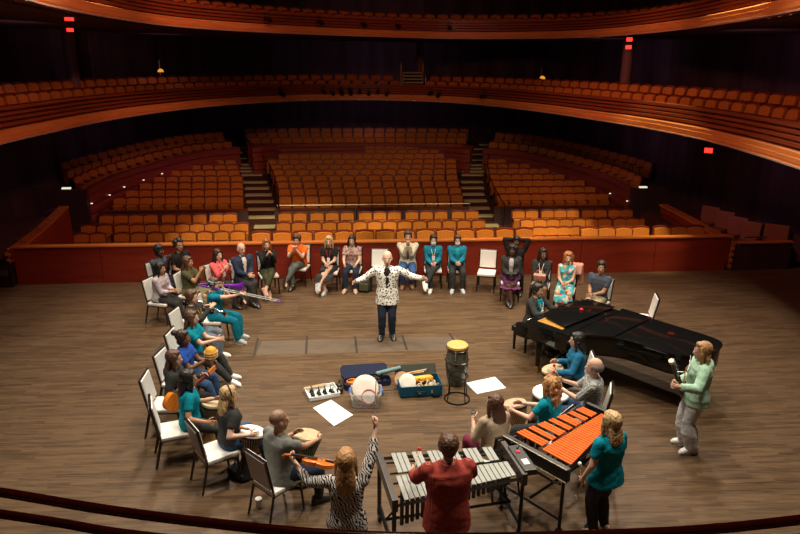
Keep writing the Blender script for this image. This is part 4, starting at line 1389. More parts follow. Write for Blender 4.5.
d37 = sitter('blonde', 'blonde drummer in dark grey shirt', 'blonde woman in a dark grey shirt and jeans playing a white-headed drum', (229.5, 395), face=-52, skin='fair', hands=(('px', 249, 435, .74), ('px', 244, 428, .74)), lean=2, top=tr(C_char, hem=-.01), bottom=tr(C_jean), hair=dict(s='long', c='blond', len=.36), shoes=SH_B, legs='wide', dy=-.20)
d38 = sitter('greyman', 'bearded drummer in grey shirt', 'man with shaved hair and beard in a grey shirt playing a tan drum', (279.5, 420.5), face=-42, sex='m', ht=1.80, skin='tan', w=1.1, hands=(('px', 317, 440, .78), ('px', 292, 434, .78)), lean=2, turn=-20, top=tr(C_gray, flare=(-.12, .06, 1.08)), bottom=tr(C_djean), hair=dict(s='stubble', c='stubble'), shoes=SH_B, legs='wide', dy=-.04)
# right side
d23 = sitter('blueshirt', 'drummer in blue shirt with black hair', 'woman with long black hair in a blue shirt playing a hand drum by the piano', (576.5, 340), face=84, skin='fair', hands=(('px', 557, 361, .74), ('px', 556, 372, .74)), lean=2, top=tr(C_blueshirt, sleeve='long'), bottom=tr(C_black), hair=dict(s='long', c='black', len=.36), shoes=SH_B, legs='wide')
d24 = sitter('plaid', 'balding man in grey plaid shirt', 'balding grey-haired man in a grey plaid shirt with red mallets at a white drum', (593.8, 366.5), face=72, sex='m', ht=1.76, skin='fair', hands=((.12, .42, .86), (-.12, .42, .84)), top=tr(P_plaid2, sleeve='elbow'), bottom=tr(C_jean), hair=dict(s='balding', c='grey'), shoes=SH_B, curl=1.0, legs='flat')
d25 = sitter('curly', 'curly haired drummer in teal shirt', 'woman with long curly light brown hair in a teal shirt playing a tan drum', (549.5, 385.5), face=48, skin='fair', hands=(('px', 523, 403, .76), ('px', 514, 411, .76)), lean=2, top=tr(C_teal), bottom=tr(C_char), hair=dict(s='curly', c='gold', len=.36, n=80), shoes=SH_B, legs='wide')
d26 = sitter('cardigan', 'woman in beige cardigan', 'woman with long brown hair in a beige cardigan and maroon trousers holding a cup', (494, 403.5), face=26, turn=26, skin='fair', lean=0, hands=(('px', 488, 424, .75), ('px', 473, 420, .85)), top=tr(C_beige, sleeve='three', name='cardigan', hem=-.08), bottom=tr(C_maroon), hair=dict(s='long', c='brown', len=.36), shoes=SH_B, dy=-.06)
# pianist on the bench
PA = rad(-137.8)
PO = Vector((2.70, 10.84, 0))
pw = lambda x, y, z: PO + Matrix.Rotation(PA, 3, 'Z') @ Vector((x, y, z))
pn = person('woman with tied black hair in dark cardigan and teal top playing the piano', (538, 290), face=-137.8, skin='tan', hands=((.20, .46, .82), (-.24, .46, .82)), lean=6, top=tr(C_char, sleeve='long', name='cardigan', inner=C_teal, wide=True, lanyard=C_white), bottom=tr(C_sage), hair=dict(s='tail', c='black'), shoes=SH_B, legs='flat', curl=.8)
# standing figures
cond = person('bald conductor standing with both arms spread in black and white printed shirt', None, face=180, pos=(at(387, 338).x, at(387, 338).y, 0), seated=False, sex='m', ht=1.80, skin='fair', hands=((.58, .22, 1.24), (-.66, .20, 1.31)), elbows=((.4, -.6, -.6), (-.4, -.6, -.6)), mouth='open', top=tr(P_animal, sleeve='long', inner=C_black, collar=True, flare=(-.20, .05, 1.06)), bottom=tr(C_djean), hair=None, shoes=SH_B, legs='stand', curl=.35)
vp = person('man in red plaid shirt standing at the vibraphone, seen from behind', (448, 446), face=10, seated=False, sex='m', ht=1.76, skin='fair', w=1.24, hands=((.34, .42, 1.03), (-.28, .44, 1.05)), elbows=((.6, -.5, -.9), (-.6, -.5, -.9)), curl=1.4, bow=5, top=tr(P_plaid, sleeve='long', collar=True, flare=(-.20, .05, 1.06)), bottom=tr(C_khaki), hair=dict(s='short', c='brown'), shoes=SH_B, legs='stand')
vn = person('red-haired violinist in a zebra print dress raising her bow, seen from behind', (346, 461), face=2, seated=False, ht=1.66, skin='fair', hands=((.30, .30, 1.78), (-.53, .28, 1.33)), elbows=((.9, -.1, -.1), (-.5, .1, -1)), curl=1.2, top=tr(P_zebra, sleeve='three', name='dress_top'), bottom=dict(m=P_zebra, kind='skirt', len=.55, name='dress_skirt'), hair=dict(s='long', c='gold', len=.38), shoes=SH_B, legs='stand', w=1.05)
xp = person('blonde woman in teal shirt and dark trousers standing at the xylophone', (611, 422), face=28, seated=False, ht=1.62, skin='fair', hands=((.22, .14, .80), (-.24, .10, .80)), elbows=((.5, -.8, -.2), (-.5, -.8, -.2)), curl=1.3, top=tr(C_teal, flare=(-.12, .08, 1.12)), bottom=tr(C_char), hair=dict(s='long', c='blond', len=.28), shoes=SH_NUDE, legs='stand', hdir=((0, .3, -1), (0, .3, -1)))
bp = person('woman in mint green hoodie and leopard print trousers playing a bassoon', (702, 351), face=82, seated=False, ht=1.66, skin='fair', hands=((.20, .20, .95), ('px', 680, 387, 1.14)), elbows=((.5, -.4, -.8), (-.5, -.2, -.9)), curl=1.1, top=tr(C_mint, sleeve='long', name='hoodie', hood=True, flare=(-.13, .04, 1.02), inf=.022), bottom=tr(P_leopard, flare=1.5, inf=.02), hair=dict(s='bob', c='gold', len=.22), shoes=SH_W, legs='stand')
tbh = tb
MB().lathe([(.098, -.028), (.1035, -.01), (.1035, .012), (.097, .03)], 24, tb.hd(0, -.024, .045), tb.HR @ Matrix.Rotation(rad(-14), 3, 'X')).build('headband', P_check, tb.root)
bl = who['blonde']
MB().tube([bl.hd(.094 * math.cos(t), -.01 - .01 * math.sin(t), .04 + .102 * math.sin(t)) for t in [i * math.pi / 10 for i in range(11)]], .009, 6).build('headband', M_black, bl.root)
MB().ell(who['blazer'].sp(.38) + who['blazer'].f2 * .135 + Vector((-.10, 0, 0)), (.028, .02, .028), None, 10, 8).build('flower', C_orange if False else cloth('red_flower', (.5, .01, .01)), who['blazer'].root)

# empty chairs
g = at(379, 271, .46); chair((g.x, g.y, 0), rad(178), 'empty white banquet chair behind the conductor by the red wall')
g = at(487, 293); chair(g + Vector((0, .22, 0)), rad(168), 'empty white banquet chair left of the woman in plum skirt')
g = at(640, 317, .46); chair(g, rad(79), 'empty white banquet chair on the far side of the piano')

# ================================================================ INSTRUMENTS
M_gold = plain('drum_shell_wood', (.30, .16, .06), .4)
M_skin = plain('tan_drum_skin', (.46, .36, .22), .75, var=.15, scale=12)
M_wskin = plain('white_drum_skin', (.82, .80, .74), .6, var=.05)
M_green = patterned('green_drum_print', 'cells', [(0, (.02, .05, .035)), (.6, (.05, .10, .06)), (.85, (.25, .2, .08))], 14.0, .5)
M_redtip = plain('red_yarn', (.60, .02, .04), .8)
M_stick = plain('pale_stick_wood', (.55, .38, .18), .5)
def djembe(p, x, y, label, skin, shell, r=.165, h=.62, tilt=16, z0=None, name='djembe', group=None):
    T = Matrix.Rotation(rad(-tilt), 3, 'X')
    lift = .13 * math.sin(rad(tilt))
    c = Vector((0, 0, lift))
    top = c + T @ Vector((0, 0, h))
    g = at(x, y, top.z)
    o = g - Matrix.Rotation(p.a, 3, 'Z') @ Vector((top.x, top.y, 0))
    t = empty(name, (o.x, o.y, 0), p.a, label, 'drum', group)
    MB().lathe([(.125, 0), (.12, .03), (.085, .16), (.075, .26), (.12, .38), (r * .96, h - .10), (r * .98, h)], 28, c, T).build('shell', shell, t)
    MB().lathe([(r * .5, h + .004), (r * .97, h + .003), (r, h - .008), (r * 1.005, h - .03), (r * .98, h - .03)], 28, c, T).build('drum_head', skin, t)
    MB().tube([Vector(c) + T @ Vector((math.cos(a) * r * 1.02, math.sin(a) * r * 1.02, h - .045)) for a in [i * math.pi / 12 for i in range(24)]], .010, 6, False, True).build('ring', M_blackmetal, t)
    rp = MB()
    for i in range(16):
        a0, a1 = i * math.pi / 8, (i + .5) * math.pi / 8
        for a, b in ((a0, a1), (a1, a0 + math.pi / 8)):
            pa_ = Vector(c) + T @ Vector((math.cos(a) * r * 1.02, math.sin(a) * r * 1.02, h - .05))
            pb_ = Vector(c) + T @ Vector((math.cos(b) * .118, math.sin(b) * .118, .36))
            rp.tube([pa_, pb_] if a == a0 else [pb_, pa_], .004, 4)
    rp.build('rope', M_stick, t)
    return t
djembe(d36, 212.5, 402, 'tan-headed goblet drum before the woman with long black hair', M_skin, M_gold, .15, .66, 10)
djembe(d37, 252, 430.5, 'white-headed goblet drum before the blonde drummer', M_wskin, M_black, .175, .63, 14)
djembe(d38, 307, 434, 'tan-headed green goblet drum before the bearded drummer', M_skin, M_green, .185, .66, 12)
djembe(d23, 552.5, 368.5, 'tan-headed goblet drum before the drummer in blue shirt', M_skin, M_black, .17, .60, 14)
djembe(d25, 514.5, 402.5, 'tan-headed wooden goblet drum before the curly haired drummer', plain('rosy_drum_skin', (.50, .33, .22), .75), M_gold, .165, .64, 14)
# white floor drum on a stand
fd = empty('floor_drum', at(529, 394, .66) * 1.0, 0, 'wide white-headed drum on dark legs before the man in grey plaid', 'drum')
q = at(551, 391.5, .65); fd.location = (q.x, q.y, 0)
MB().lathe([(.245, .36), (.26, .37), (.26, .62), (.245, .63)], 32).build('shell', M_black, fd)
MB().lathe([(.14, .648), (.25, .647), (.262, .636), (.262, .61), (.25, .61)], 32).build('drum_head', M_wskin, fd)
for i in range(3):
    a = i * 2.094 + .5
    MB().tube([(.265 * math.cos(a), .265 * math.sin(a), .55), (.25 * math.cos(a), .25 * math.sin(a), .2), (.30 * math.cos(a), .30 * math.sin(a), .01)], .012, 6).build('leg', M_chrome, fd)
def mallet(p0, d, L, tipmat, label, group, rt=.022, stick=None):
    p0, d = Vector(p0), Vector(d).normalized()
    t = empty('mallet', p0, 0, label, 'mallet', group)
    MB().tube([d * -.12, d * (L - .12)], .0055, 6).build('stick', stick or M_stick, t)
    MB().ell(d * (L - .12), (rt, rt, rt * 1.15), None, 12, 8).build('mallet_head', tipmat, t)
for i, s in ((0, 'right'), (1, 'left')):
    d = d24.W.to_3x3() @ Vector((.0, .35, .9 if i else .75))
    mallet(wpt(d24, d24.palm[i]), d, .36, M_redtip, 'red-headed mallet in the %s hand of the man in grey plaid' % s, 'red mallets')
    d = vp.W.to_3x3() @ Vector((-.55 if i == 0 else .25, .5, .32 if i else .45))
    mallet(wpt(vp, vp.palm[i]), d, .40, M_redtip, 'red-headed vibraphone mallet in the %s hand of the man in red plaid' % s, 'vibraphone mallets')
mallet(wpt(xp, xp.palm[1]), xp.W.to_3x3() @ Vector((-.08, .12, -.6)), .38, M_wskin, 'white-headed mallet hanging from the xylophone player, head down', 'xylophone mallets')
mallet(wpt(xp, xp.palm[1] + Vector((-.015, .02, 0))), xp.W.to_3x3() @ Vector((-.03, .12, .6)), .30, M_wskin, 'white-headed mallet in the xylophone player\'s hand, head up', 'xylophone mallets')

# trombone, built along the player's gaze
M_plastic = plain('purple_plastic', (.11, .008, .27), .35)
M_slide = plain('pale_slide', (.55, .58, .56), .25, .6)
mth = tb.hd(0, .10, -.07)
def local_thing(p, name, label, cat): return empty(name, p.pos, p.a, label, cat)
t = local_thing(tb, 'trombone', 'purple plastic trombone with long pale slide, played by the woman in scrubs', 'trombone')
s0 = mth + Vector((.03, 0, 0)); dv = Vector((0, 1, -.20)).normalized()
for o in (-.02, .06): MB().tube([s0 + Vector((o, 0, 0)) + dv * .02, s0 + Vector((o, 0, 0)) + dv * 1.10], .011, 8).build('slide_tube', M_slide, t)
MB().tube([s0 + Vector((-.02, 0, 0)) + dv * 1.09, s0 + Vector((.0, 0, 0)) + dv * 1.16, s0 + Vector((.04, 0, 0)) + dv * 1.16, s0 + Vector((.06, 0, 0)) + dv * 1.09], .016, 8).build('slide_bow', M_plastic, t)
b0 = s0 + Vector((-.08, -.32, .05)); bd = Vector((0, 1, -.05)).normalized()
MB().tube([s0 + Vector((.05, .05, 0)), s0 + Vector((.03, -.28, .04)), b0 + Vector((.08, -.07, 0)), b0 + Vector((.02, -.10, 0)), b0], [.013, .014, .015, .016, .018], 10).build('tuning_slide', M_plastic, t)
MB().tube([b0 + bd * u for u in (0, .35, .55, .66, .72, .75)], [.017, .022, .036, .058, .085, .105], 20).build('bell', M_plastic, t)
MB().tube([s0 + Vector((-.02, 0, 0)) + dv * .05, s0 - dv * .02], [.010, .014], 8).build('mouthpiece', M_black, t)
MB().tube([s0 + Vector((.05, .18, -.03)), b0 + bd * .5], .008, 6).build('brace', M_plastic, t)
# trumpet
mth = tp_.hd(0, .10, -.07)
t = local_thing(tp_, 'trumpet', 'silver trumpet pointing down, played by the man with yellow lanyard', 'trumpet')
dv = Vector((0, 1, -.38)).normalized(); un = Vector((0, .38, 1)).normalized()
MB().tube([mth + dv * u for u in (0, .05, .10, .34)], [.013, .006, .007, .008], 8).build('leadpipe', M_chrome, t)
MB().tube([mth + dv * .34, mth + dv * .39 - un * .02, mth + dv * .39 - un * .05, mth + dv * .34 - un * .07, mth + dv * .12 - un * .07, mth + dv * .08 - un * .045, mth + dv * .12 - un * .02], .008, 8).build('tubing', M_chrome, t)
MB().tube([mth + dv * u - un * .02 for u in (.12, .34, .44, .50, .54)], [.009, .012, .022, .040, .062], 18).build('bell', M_chrome, t)
for i in range(3):
    c = mth + dv * (.19 + .035 * i)
    MB().cyl(c - un * .085, c + un * .03, .013).build('valve', M_chrome, t)
# shakers
t = local_thing(sh1, 'egg_shaker', 'small dark shaker held by the woman beside the trumpeter', 'shaker')
MB().lathe([(.0, -.04), (.022, -.035), (.03, 0), (.022, .035), (0, .04)], 14, sh1.palm[0] + Vector((-.02, .03, .0))).build('shaker_body', M_black, t)
t = local_thing(sh2, 'gourd_shaker', 'yellow beaded gourd shaker held by the woman in royal blue', 'shaker')
gc = sh2.palm[0] + Vector((-.04, .05, .06))
MB().lathe([(.02, -.14), (.03, -.09), (.085, -.03), (.10, .04), (.075, .11), (.03, .14)], 20, gc).build('gourd', plain('yellow_gourd', (.72, .32, .02), .4), t)
MB().tube([gc - Vector((0, 0, .13)), gc - Vector((0, 0, .26))], .018, 8).build('handle', M_stick, t)
bd_ = MB()
for j in range(3):
    bd_.tube([gc + Vector((math.cos(a) * .098, math.sin(a) * .098, -.02 + .04 * j)) for a in [i * math.pi / 8 for i in range(16)]], .008, 5, False, True)
bd_.build('bead_net', M_stick, t)
# guitar
M_gbody = plain('orange_guitar_wood', (.70, .20, .02), .25)
t = local_thing(gt, 'guitar', 'small orange guitar on the lap of the woman in dark hoodie', 'guitar')
GM = Matrix.Rotation(rad(14), 3, 'Y') @ Matrix.Rotation(rad(-80), 3, 'X')
def ga(x, y, z): return Vector((.24, .07, .67)) + Matrix.Rotation(rad(-40), 3, 'Z') @ Matrix.Rotation(rad(18), 3, 'Y') @ Vector((-y, z, x))
outl = []
for i in range(36):
    a = 2 * math.pi * i / 36
    y = .22 * math.cos(a)
    wd = (.15 if y < 0 else .115) * (1 - .32 * math.exp(-((y - .03) / .06) ** 2))
    outl.append((wd * math.sin(a) * 1.0, y))
MB().loft([[ga(x, y, -.045) for x, y in outl], [ga(x, y, .04) for x, y in outl]]).build('body', M_gbody, t)
MB().lathe([(.0, 0), (.042, 0), (.042, .004), (0, .004)], 18, ga(0, .04, .041), Matrix.Rotation(rad(-90), 3, 'X')).build('sound_hole', M_black, t)
MB().loft([[ga(x, .20, z) for x, z in ((-.025, .03), (.025, .03), (.025, .055), (-.025, .055))], [ga(x, .56, z) for x, z in ((-.022, .03), (.022, .03), (.022, .055), (-.022, .055))]]).build('neck', M_seatwood, t, False)
MB().loft([[ga(x, .56, z) for x, z in ((-.03, .03), (.03, .03), (.03, .05), (-.03, .05))], [ga(x, .70, z) for x, z in ((-.036, .02), (.036, .02), (.036, .04), (-.036, .04))]]).build('headstock', M_gbody, t, False)
# violin and bow
M_violin = plain('orange_violin_varnish', (.62, .16, .02), .22)
def violin(t, F):
    o = []
    for i in range(40):
        a = 2 * math.pi * i / 40
        y = .178 * math.cos(a)
        wd = (.105 if y < 0 else .085) * (1 - .38 * math.exp(-((y - .01) / .05) ** 2))
        o.append((wd * math.sin(a), y))
    MB().loft([[F(x, y, -.020) for x, y in o], [F(x * .98, y * .99, .018) for x, y in o], [F(x * .7, y * .75, .026) for x, y in o]]).build('body', M_violin, t)
    MB().tube([F(0, .16, .030), F(0, .30, .030)], [.013, .011], 8).build('neck', M_violin, t)
    MB().loft([[F(x, .02, z) for x, z in ((-.018, .040), (.018, .040), (.018, .047), (-.018, .047))], [F(x, .30, z) for x, z in ((-.012, .040), (.012, .040), (.012, .046), (-.012, .046))]]).build('fingerboard', M_black, t, False)
    MB().tube([F(0, .30, .03), F(0, .36, .025), F(0, .385, .005), F(0, .37, -.01), F(0, .36, .004)], [.011, .010, .012, .010, .006], 8).build('scroll', M_violin, t)
    MB().tube([F(-.022, -.015, .026), F(0, -.015, .058), F(.022, -.015, .026)], .004, 6).build('bridge', M_stick, t)
    for s in (-1, 1): MB().tube([F(-.03 * s, .325, .02), F(.03 * s, .34, .02)], .005, 6).build('peg', M_black, t)
    MB().loft([[F(x, -.15, z) for x, z in ((-.02, .03), (.02, .03), (.015, .04), (-.015, .04))], [F(x, -.06, z) for x, z in ((-.01, .035), (.01, .035), (.008, .043), (-.008, .043))]]).build('tailpiece', M_black, t, False)
t = local_thing(vn, 'violin', 'orange violin held out to the left by the violinist in zebra dress', 'violin')
va, vb = vn.sp(.475) + Vector((-.09, .14, .045)), Vector((-.62, .27, 1.40))
ax = (vb - va).normalized(); sd = ax.cross(Vector((0, .25, 1))).normalized(); nz = sd.cross(ax)
violin(t, lambda x, y, z: va + ax * (.19 + y) + sd * x + nz * z)
t = local_thing(vn, 'violin_bow', 'dark violin bow raised in the right hand of the zebra dress violinist', 'bow')
hb = vn.palm[0]; bdir = Vector((.02, .62, .22)).normalized()
MB().tube([hb - bdir * .06, hb + bdir * .3 + Vector((0, 0, -.005)), hb + bdir * .62], [.006, .005, .004], 6).build('stick', M_frame, t)
MB().tube([hb - bdir * .04 - Vector((0, 0, .02)), hb + bdir * .61 - Vector((0, 0, .022))], .003, 4).build('bow_hair', plain('dark_bow_hair', (.12, .10, .09), .6), t)
MB().box(hb - bdir * .03 - Vector((0, 0, .012)), (.014, .045, .022)).build('frog', M_black, t, False)
# bassoon
t = local_thing(bp, 'bassoon', 'dark bassoon with ivory bell ring held upright by the woman in mint hoodie', 'bassoon')
M_bsn = plain('bassoon_wood', (.05, .03, .02), .25)
A0, A1 = Vector((.22, .02, .52)), bp.W.inverted() @ at(672.5, 361, 1.44)
u = (A1 - A0).normalized(); sd = u.cross(Vector((0, 0, 1))).normalized()
L = (A1 - A0).length
MB().tube([A0 + u * .02, A0 + u * .42], [.036, .036], 12).build('boot_joint', M_bsn, t)
MB().tube([A0 + u * .36 + sd * .018, A0 + u * (L - .22) + sd * .018, A0 + u * (L - .03) + sd * .018], [.022, .020, .028], 12).build('bass_joint', M_bsn, t)
MB().tube([A0 + u * .36 - sd * .03, A0 + u * .80 - sd * .03], [.017, .015], 10).build('wing_joint', M_bsn, t)
MB().tube([A0 + u * (L - .05) + sd * .018, A0 + u * L + sd * .018], [.034, .036], 16).build('bell_ring', plain('ivory', (.72, .66, .50), .35), t)
MB().tube([A0 + u * .80 - sd * .03, A0 + u * .90 - sd * .03, A0 + u * .90 - sd * .06 + Vector((0, -.10, 0)), bp.hd(0, .12, -.075)], [.006, .006, .005, .004], 8).build('bocal', M_chrome, t)
ky = MB()
for j in range(12):
    c = A0 + u * (.12 + .085 * j) + Vector((0, .0, 0)) + u.cross(sd) * .036 * (-1)
    ky.lathe([(.0, -.006), (.016, -.004), (.016, .004), (0, .006)], 10, c)
    ky.tube([c, c + u * .07], .004, 5)
ky.build('keys', M_chrome, t)
MB().tube([bp.sp(.49) + Vector((.05, .03, 0)), bp.sp(.36) + Vector((.06, .17, 0)), A0 + u * .40], .008, 6).build('neck_strap', C_orange, t)
# items held: cup, bags
t = local_thing(d26, 'paper_cup', 'small white cup with dark lid held by the woman in beige cardigan', 'cup')
c = d26.palm[1] + Vector((.0, .02, .02))
MB().lathe([(.028, -.05), (.038, .05), (.034, .05), (.02, .04)], 18, c).build('cup_wall', M_paper, t)
MB().lathe([(.0, .062), (.03, .060), (.040, .052), (.040, .044), (.0, .044)], 18, c).build('lid', M_black, t)
t = local_thing(who['bag'], 'handbag', 'beige handbag on the lap of the woman in dark blazer', 'bag')
MB().box((0, .34, .72), (.26, .10, .16), Matrix.Rotation(rad(-20), 3, 'X')).build('bag_body', C_pink, t, False, .03)
MB().tube([(-.09, .34, .79), (-.06, .36, .88), (.06, .36, .88), (.09, .34, .79)], .008, 6).build('strap', C_pink, t)
t = local_thing(who['plum'], 'clutch_bag', 'small black bag on the lap of the woman in plum skirt', 'bag')
MB().box((0, .36, .71), (.24, .12, .09), Matrix.Rotation(rad(-10), 3, 'X')).build('bag_body', M_black, t, False, .02)
MB().box((0, .42, .715), (.04, .01, .03)).build('clasp', M_chrome, t, False)
j = who['floral']
q = wpt(j, (-.05, -.30, .62))
jk = MB()
for x in (-.17, -.09, 0, .09, .17): jk.tube([(x, .10, .18), (x, .03, .34), (x, -.07, .36), (x * 1.05, -.11, .15), (x * 1.15, -.13, -.18 + abs(x) * .5)], [.035, .045, .05, .055, .05], 8, True)
jo = vox(jk, 'pink_jacket', C_pink, None, .014, 3)
jo.location = wpt(j, (-.10, -.22, .60)); jo.rotation_euler.z = j.a
tag(jo, 'dusty pink jacket draped over the chair of the woman in floral dress', 'jacket')
t = empty('backpack', at(365, 291), rad(170), 'dark backpack on the floor beside the woman in speckled blouse', 'backpack')
MB().loft([ring(Vector((0, 0, z)), Vector((1, 0, 0)), Vector((0, 1, 0)), rx, ry) for z, rx, ry in ((0, .15, .10), (.04, .17, .13), (.22, .17, .12), (.34, .14, .09), (.39, .07, .05))]).build('bag_body', C_char, t)
MB().box((0, .13, .14), (.22, .06, .18)).build('front_pocket', C_olive, t, False, .02)
MB().tube([(-.04, 0, .38), (-.04, 0, .44), (.04, 0, .44), (.04, 0, .38)], .01, 6).build('handle', C_black, t)
q = at(240, 476)
t = empty('shoulder_bag', q, rad(-40), 'black bag lying under the chair of the blonde drummer', 'bag')
MB().box((0, 0, .06), (.34, .18, .11)).build('bag_body', C_black, t, False, .04)
MB().tube([(-.12, .0, .11), (-.10, .02, .19), (.10, .02, .19), (.12, .0, .11)], .012, 6).build('handle', C_char, t)
q = at(259, 507)
t = empty('tumbler', q, 0, 'small white tumbler on the floor beneath the bearded drummer\'s chair', 'cup')
MB().lathe([(.03, 0), (.032, .005), (.040, .12), (.036, .12), (.03, .01)], 20).build('cup_wall', M_paper, t)
MB().lathe([(0, .135), (.03, .133), (.042, .124), (.042, .116), (0, .116)], 20).build('lid', M_white, t)
q = at(590, 531)
t = empty('black_pouch', q, rad(60), 'small crumpled black pouch on the floor by the xylophone player\'s feet', 'bag')
MB().loft([ring(Vector((0, 0, z)), Vector((1, 0, 0)), Vector((0, 1, 0)), rx, ry) for z, rx, ry in ((0, .10, .06), (.03, .12, .075), (.07, .09, .05), (.10, .03, .02))]).build('bag_body', C_black, t)
MB().tube([(.05, 0, .08), (.09, .02, .15), (.13, 0, .06)], .007, 6).build('strap', C_black, t)

# ---- grand piano
def pl(name, mb, mat, bev=0, smooth=True): return mb.build(name, mat, piano, smooth, bev)
piano = empty('grand_piano', PO, PA, 'long glossy black grand piano with folded lid flap', 'piano')
bent = [(.72, .02), (.72, .62)]
rimpts = spline([Vector((x, y, 0)) for x, y in ((.72, .62), (.66, .92), (.42, 1.20), (.20, 1.52), (.14, 1.95), (.11, 2.35), (-.06, 2.55), (-.34, 2.68), (-.68, 2.70), (-.89, 2.58), (-.95, 2.34))], 34)
OUTL = [(.72, .02)] + [(p.x, p.y) for p in rimpts] + [(-.95, .02)]
pl('case', MB().prism(OUTL, .66, .95), M_gloss, .008)
mb = MB(); mb.prism([(x * .95 - .003, y * .975 + .03) for x, y in OUTL], .62, .68); pl('soundboard', mb, M_gloss)
i0 = [i for i, p in enumerate(OUTL) if p[1] > .86][0]
pl('lid', MB().prism([(OUTL[i0][0] + .03, .86)] + [(x + (.025 if x > -.3 else -.02), y + (.02 if y > 2.5 else 0)) for x, y in OUTL[i0:-1]] + [(-.97, .86)], .955, .98), M_gloss, .006)
pl('lid_flap', MB().prism([(.70, .90), (.56, 1.10), (.30, 1.42), (-.96, 1.42), (-.96, .90)], .985, 1.005), M_gloss, .005)
pl('lid_hinge', MB().tube([(-.95, .88, 1.0), (.68, .88, 1.0)], .012, 8), M_gloss)
pl('key_bed', MB().box((-.115, -.09, .655), (1.62, .32, .10)), M_gloss, .008)
for x in (-.90, .67): pl('key_cheek', MB().box((x, -.07, .77), (.10, .28, .15)), M_gloss, .015)
kb = MB()
for i in range(52): kb.box((-.845 + i * .0279 + .014, -.12, .735), (.0262, .15, .02))
kw = pl('white_keys', kb, M_white, 0, False)
kb = MB()
for i in range(51):
    if i % 7 in (0, 2, 3, 5, 6): kb.box((-.845 + (i + 1) * .0279, -.09, .752), (.012, .095, .018))
pl('black_keys', kb, M_black, 0, False)
pl('fallboard', MB().box((-.115, -.03, .84), (1.52, .03, .20), Matrix.Rotation(rad(-12), 3, 'X')), M_gloss, .006)
pl('gold_plate', MB().box((-.115, .40, .952), (1.40, .50, .012)), plain('gold_iron_plate', (.55, .27, .05), .4, .5), 0, False)
pl('music_desk', MB().prism([(.40, .16), (.52, .66), (-.94, .72), (-.94, .16)], .982, .997), M_gloss, .004)
pn_ = MB()
for i in range(60): pn_.cyl((-.75 + i * .022, .20, .955), (-.75 + i * .022, .20, .975), .004, n=6)
pl('tuning_pins', pn_, M_chrome)
for x, y in ((.56, .20), (-.80, .16), (-.55, 2.35)):
    lg = pl('leg', MB().tube([(x, y, .62), (x, y, .56), (x, y, .40), (x, y, .12)], [.085, .075, .06, .05], 4), M_gloss, 0, False)
    cs_ = MB().box((x, y, .09), (.07, .07, .06)).cyl((x - .03, y, .045), (x + .03, y, .045), .045, n=16)
    cs_.build('caster', M_brass, lg)
ly = pl('pedal_lyre', MB().box((-.12, .35, .38), (.08, .05, .56)).box((-.12, .33, .12), (.28, .16, .05)), M_gloss, 0, False)
for x in (-.2, -.12, -.04): MB().box((x, .22, .08), (.03, .14, .014)).build('pedal', M_brass, ly, False)
o = MB().lathe([(0, 0), (.03, 0), (.034, .02), (.02, .035), (0, .035)], 14).build('red_cap', M_redtip, loc=pw(-.33, .42, .9985))
tag(o, 'small red cap lying on the folded music desk of the piano', 'cap')
bn = empty('piano_bench', pn.pos, PA, 'black tufted leather piano bench under the pianist', 'bench')
MB().box((0, 0, .42), (.78, .36, .10)).build('seat_box', M_gloss, bn, False, .01)
mb = MB()
for i in range(6):
    for jj in range(3): mb.ell((-.325 + i * .13, -.115 + jj * .115, .465), (.072, .064, .035), None, 12, 6)
mb.build('tufted_cushion', plain('black_leather', (.012, .011, .012), .28), bn)
for x in (-.34, .34):
    for y in (-.13, .13): MB().tube([(x, y, .38), (x, y, .0)], [.04, .028], 4).build('leg', M_gloss, bn, False)

# ---- vibraphone
M_alu = plain('silver_bar', (.27, .285, .26), .5, .1, var=.06)
def wheel(parent, x, y):
    w = MB().tube([(x - .02, y, .055), (x + .02, y, .055)], .055, 18).build('caster', M_rubber, parent)
    MB().tube([(x - .024, y, .055), (x + .024, y, .055)], .03, 14).build('hub', M_chrome, w)
    MB().box((x, y, .115), (.05, .06, .04)).build('fork', M_blackmetal, w, False)
def mallet_instrument(name, loc, rz, label, cat, NX, wl, wh, bars, barmat, H, natlen, acclen, tubes, barw):
    t = empty(name, loc, rz, label, cat)
    n = bars
    pitch = NX / n
    def wid(x): return wl + (wh - wl) * (x / NX)
    for i in range(n):
        x = (i + .5) * pitch
        L = natlen[0] + (natlen[1] - natlen[0]) * x / NX
        MB().box((x, -L / 2 - .012, H + .012), (pitch * barw, L, .016)).build('natural_bar', barmat, t, False, .002)
        if tubes: pass
    pat = (1, 1, 1, 0, 1, 1, 0)
    for i in range(n - 1):
        if pat[i % 7]:
            x = (i + 1) * pitch
            L = acclen[0] + (acclen[1] - acclen[0]) * x / NX
            MB().box((x, L / 2 + .006, H + .036), (pitch * barw, L, .016)).build('accidental_bar', barmat, t, False, .002)
    def railbar(nm, a, b, s=.03):
        MB().tube([a, b], s, 4).build(nm, M_blackmetal, t, False)
    for sgn, q in ((-1, natlen), (1, acclen)):
        railbar('frame_rail', (-.05, sgn * (q[0] + .02), H - .03), (NX + .05, sgn * (q[1] + .02), H - .03), .024)
        railbar('bar_rail', (-.04, sgn * q[0] * .76, H - .02), (NX + .04, sgn * q[1] * .76, H - .02), .014)
        railbar('bar_rail', (-.04, sgn * q[0] * .22, H - .02), (NX + .04, sgn * q[1] * .22, H - .02), .014)
    for i in range(n):
        x = (i + .5) * pitch
        L = natlen[0] + (natlen[1] - natlen[0]) * x / NX
        Rl = tubes[0] + (tubes[1] - tubes[0]) * x / NX
        MB().tube([(x, -L * .5, H - .05), (x, -L * .5, H - .05 - Rl)], pitch * .38, 12).build('resonator', M_res, t)
    return t
M_res = plain('bronze_resonator', (.10, .085, .075), .35, .7)
VA = rad(13)
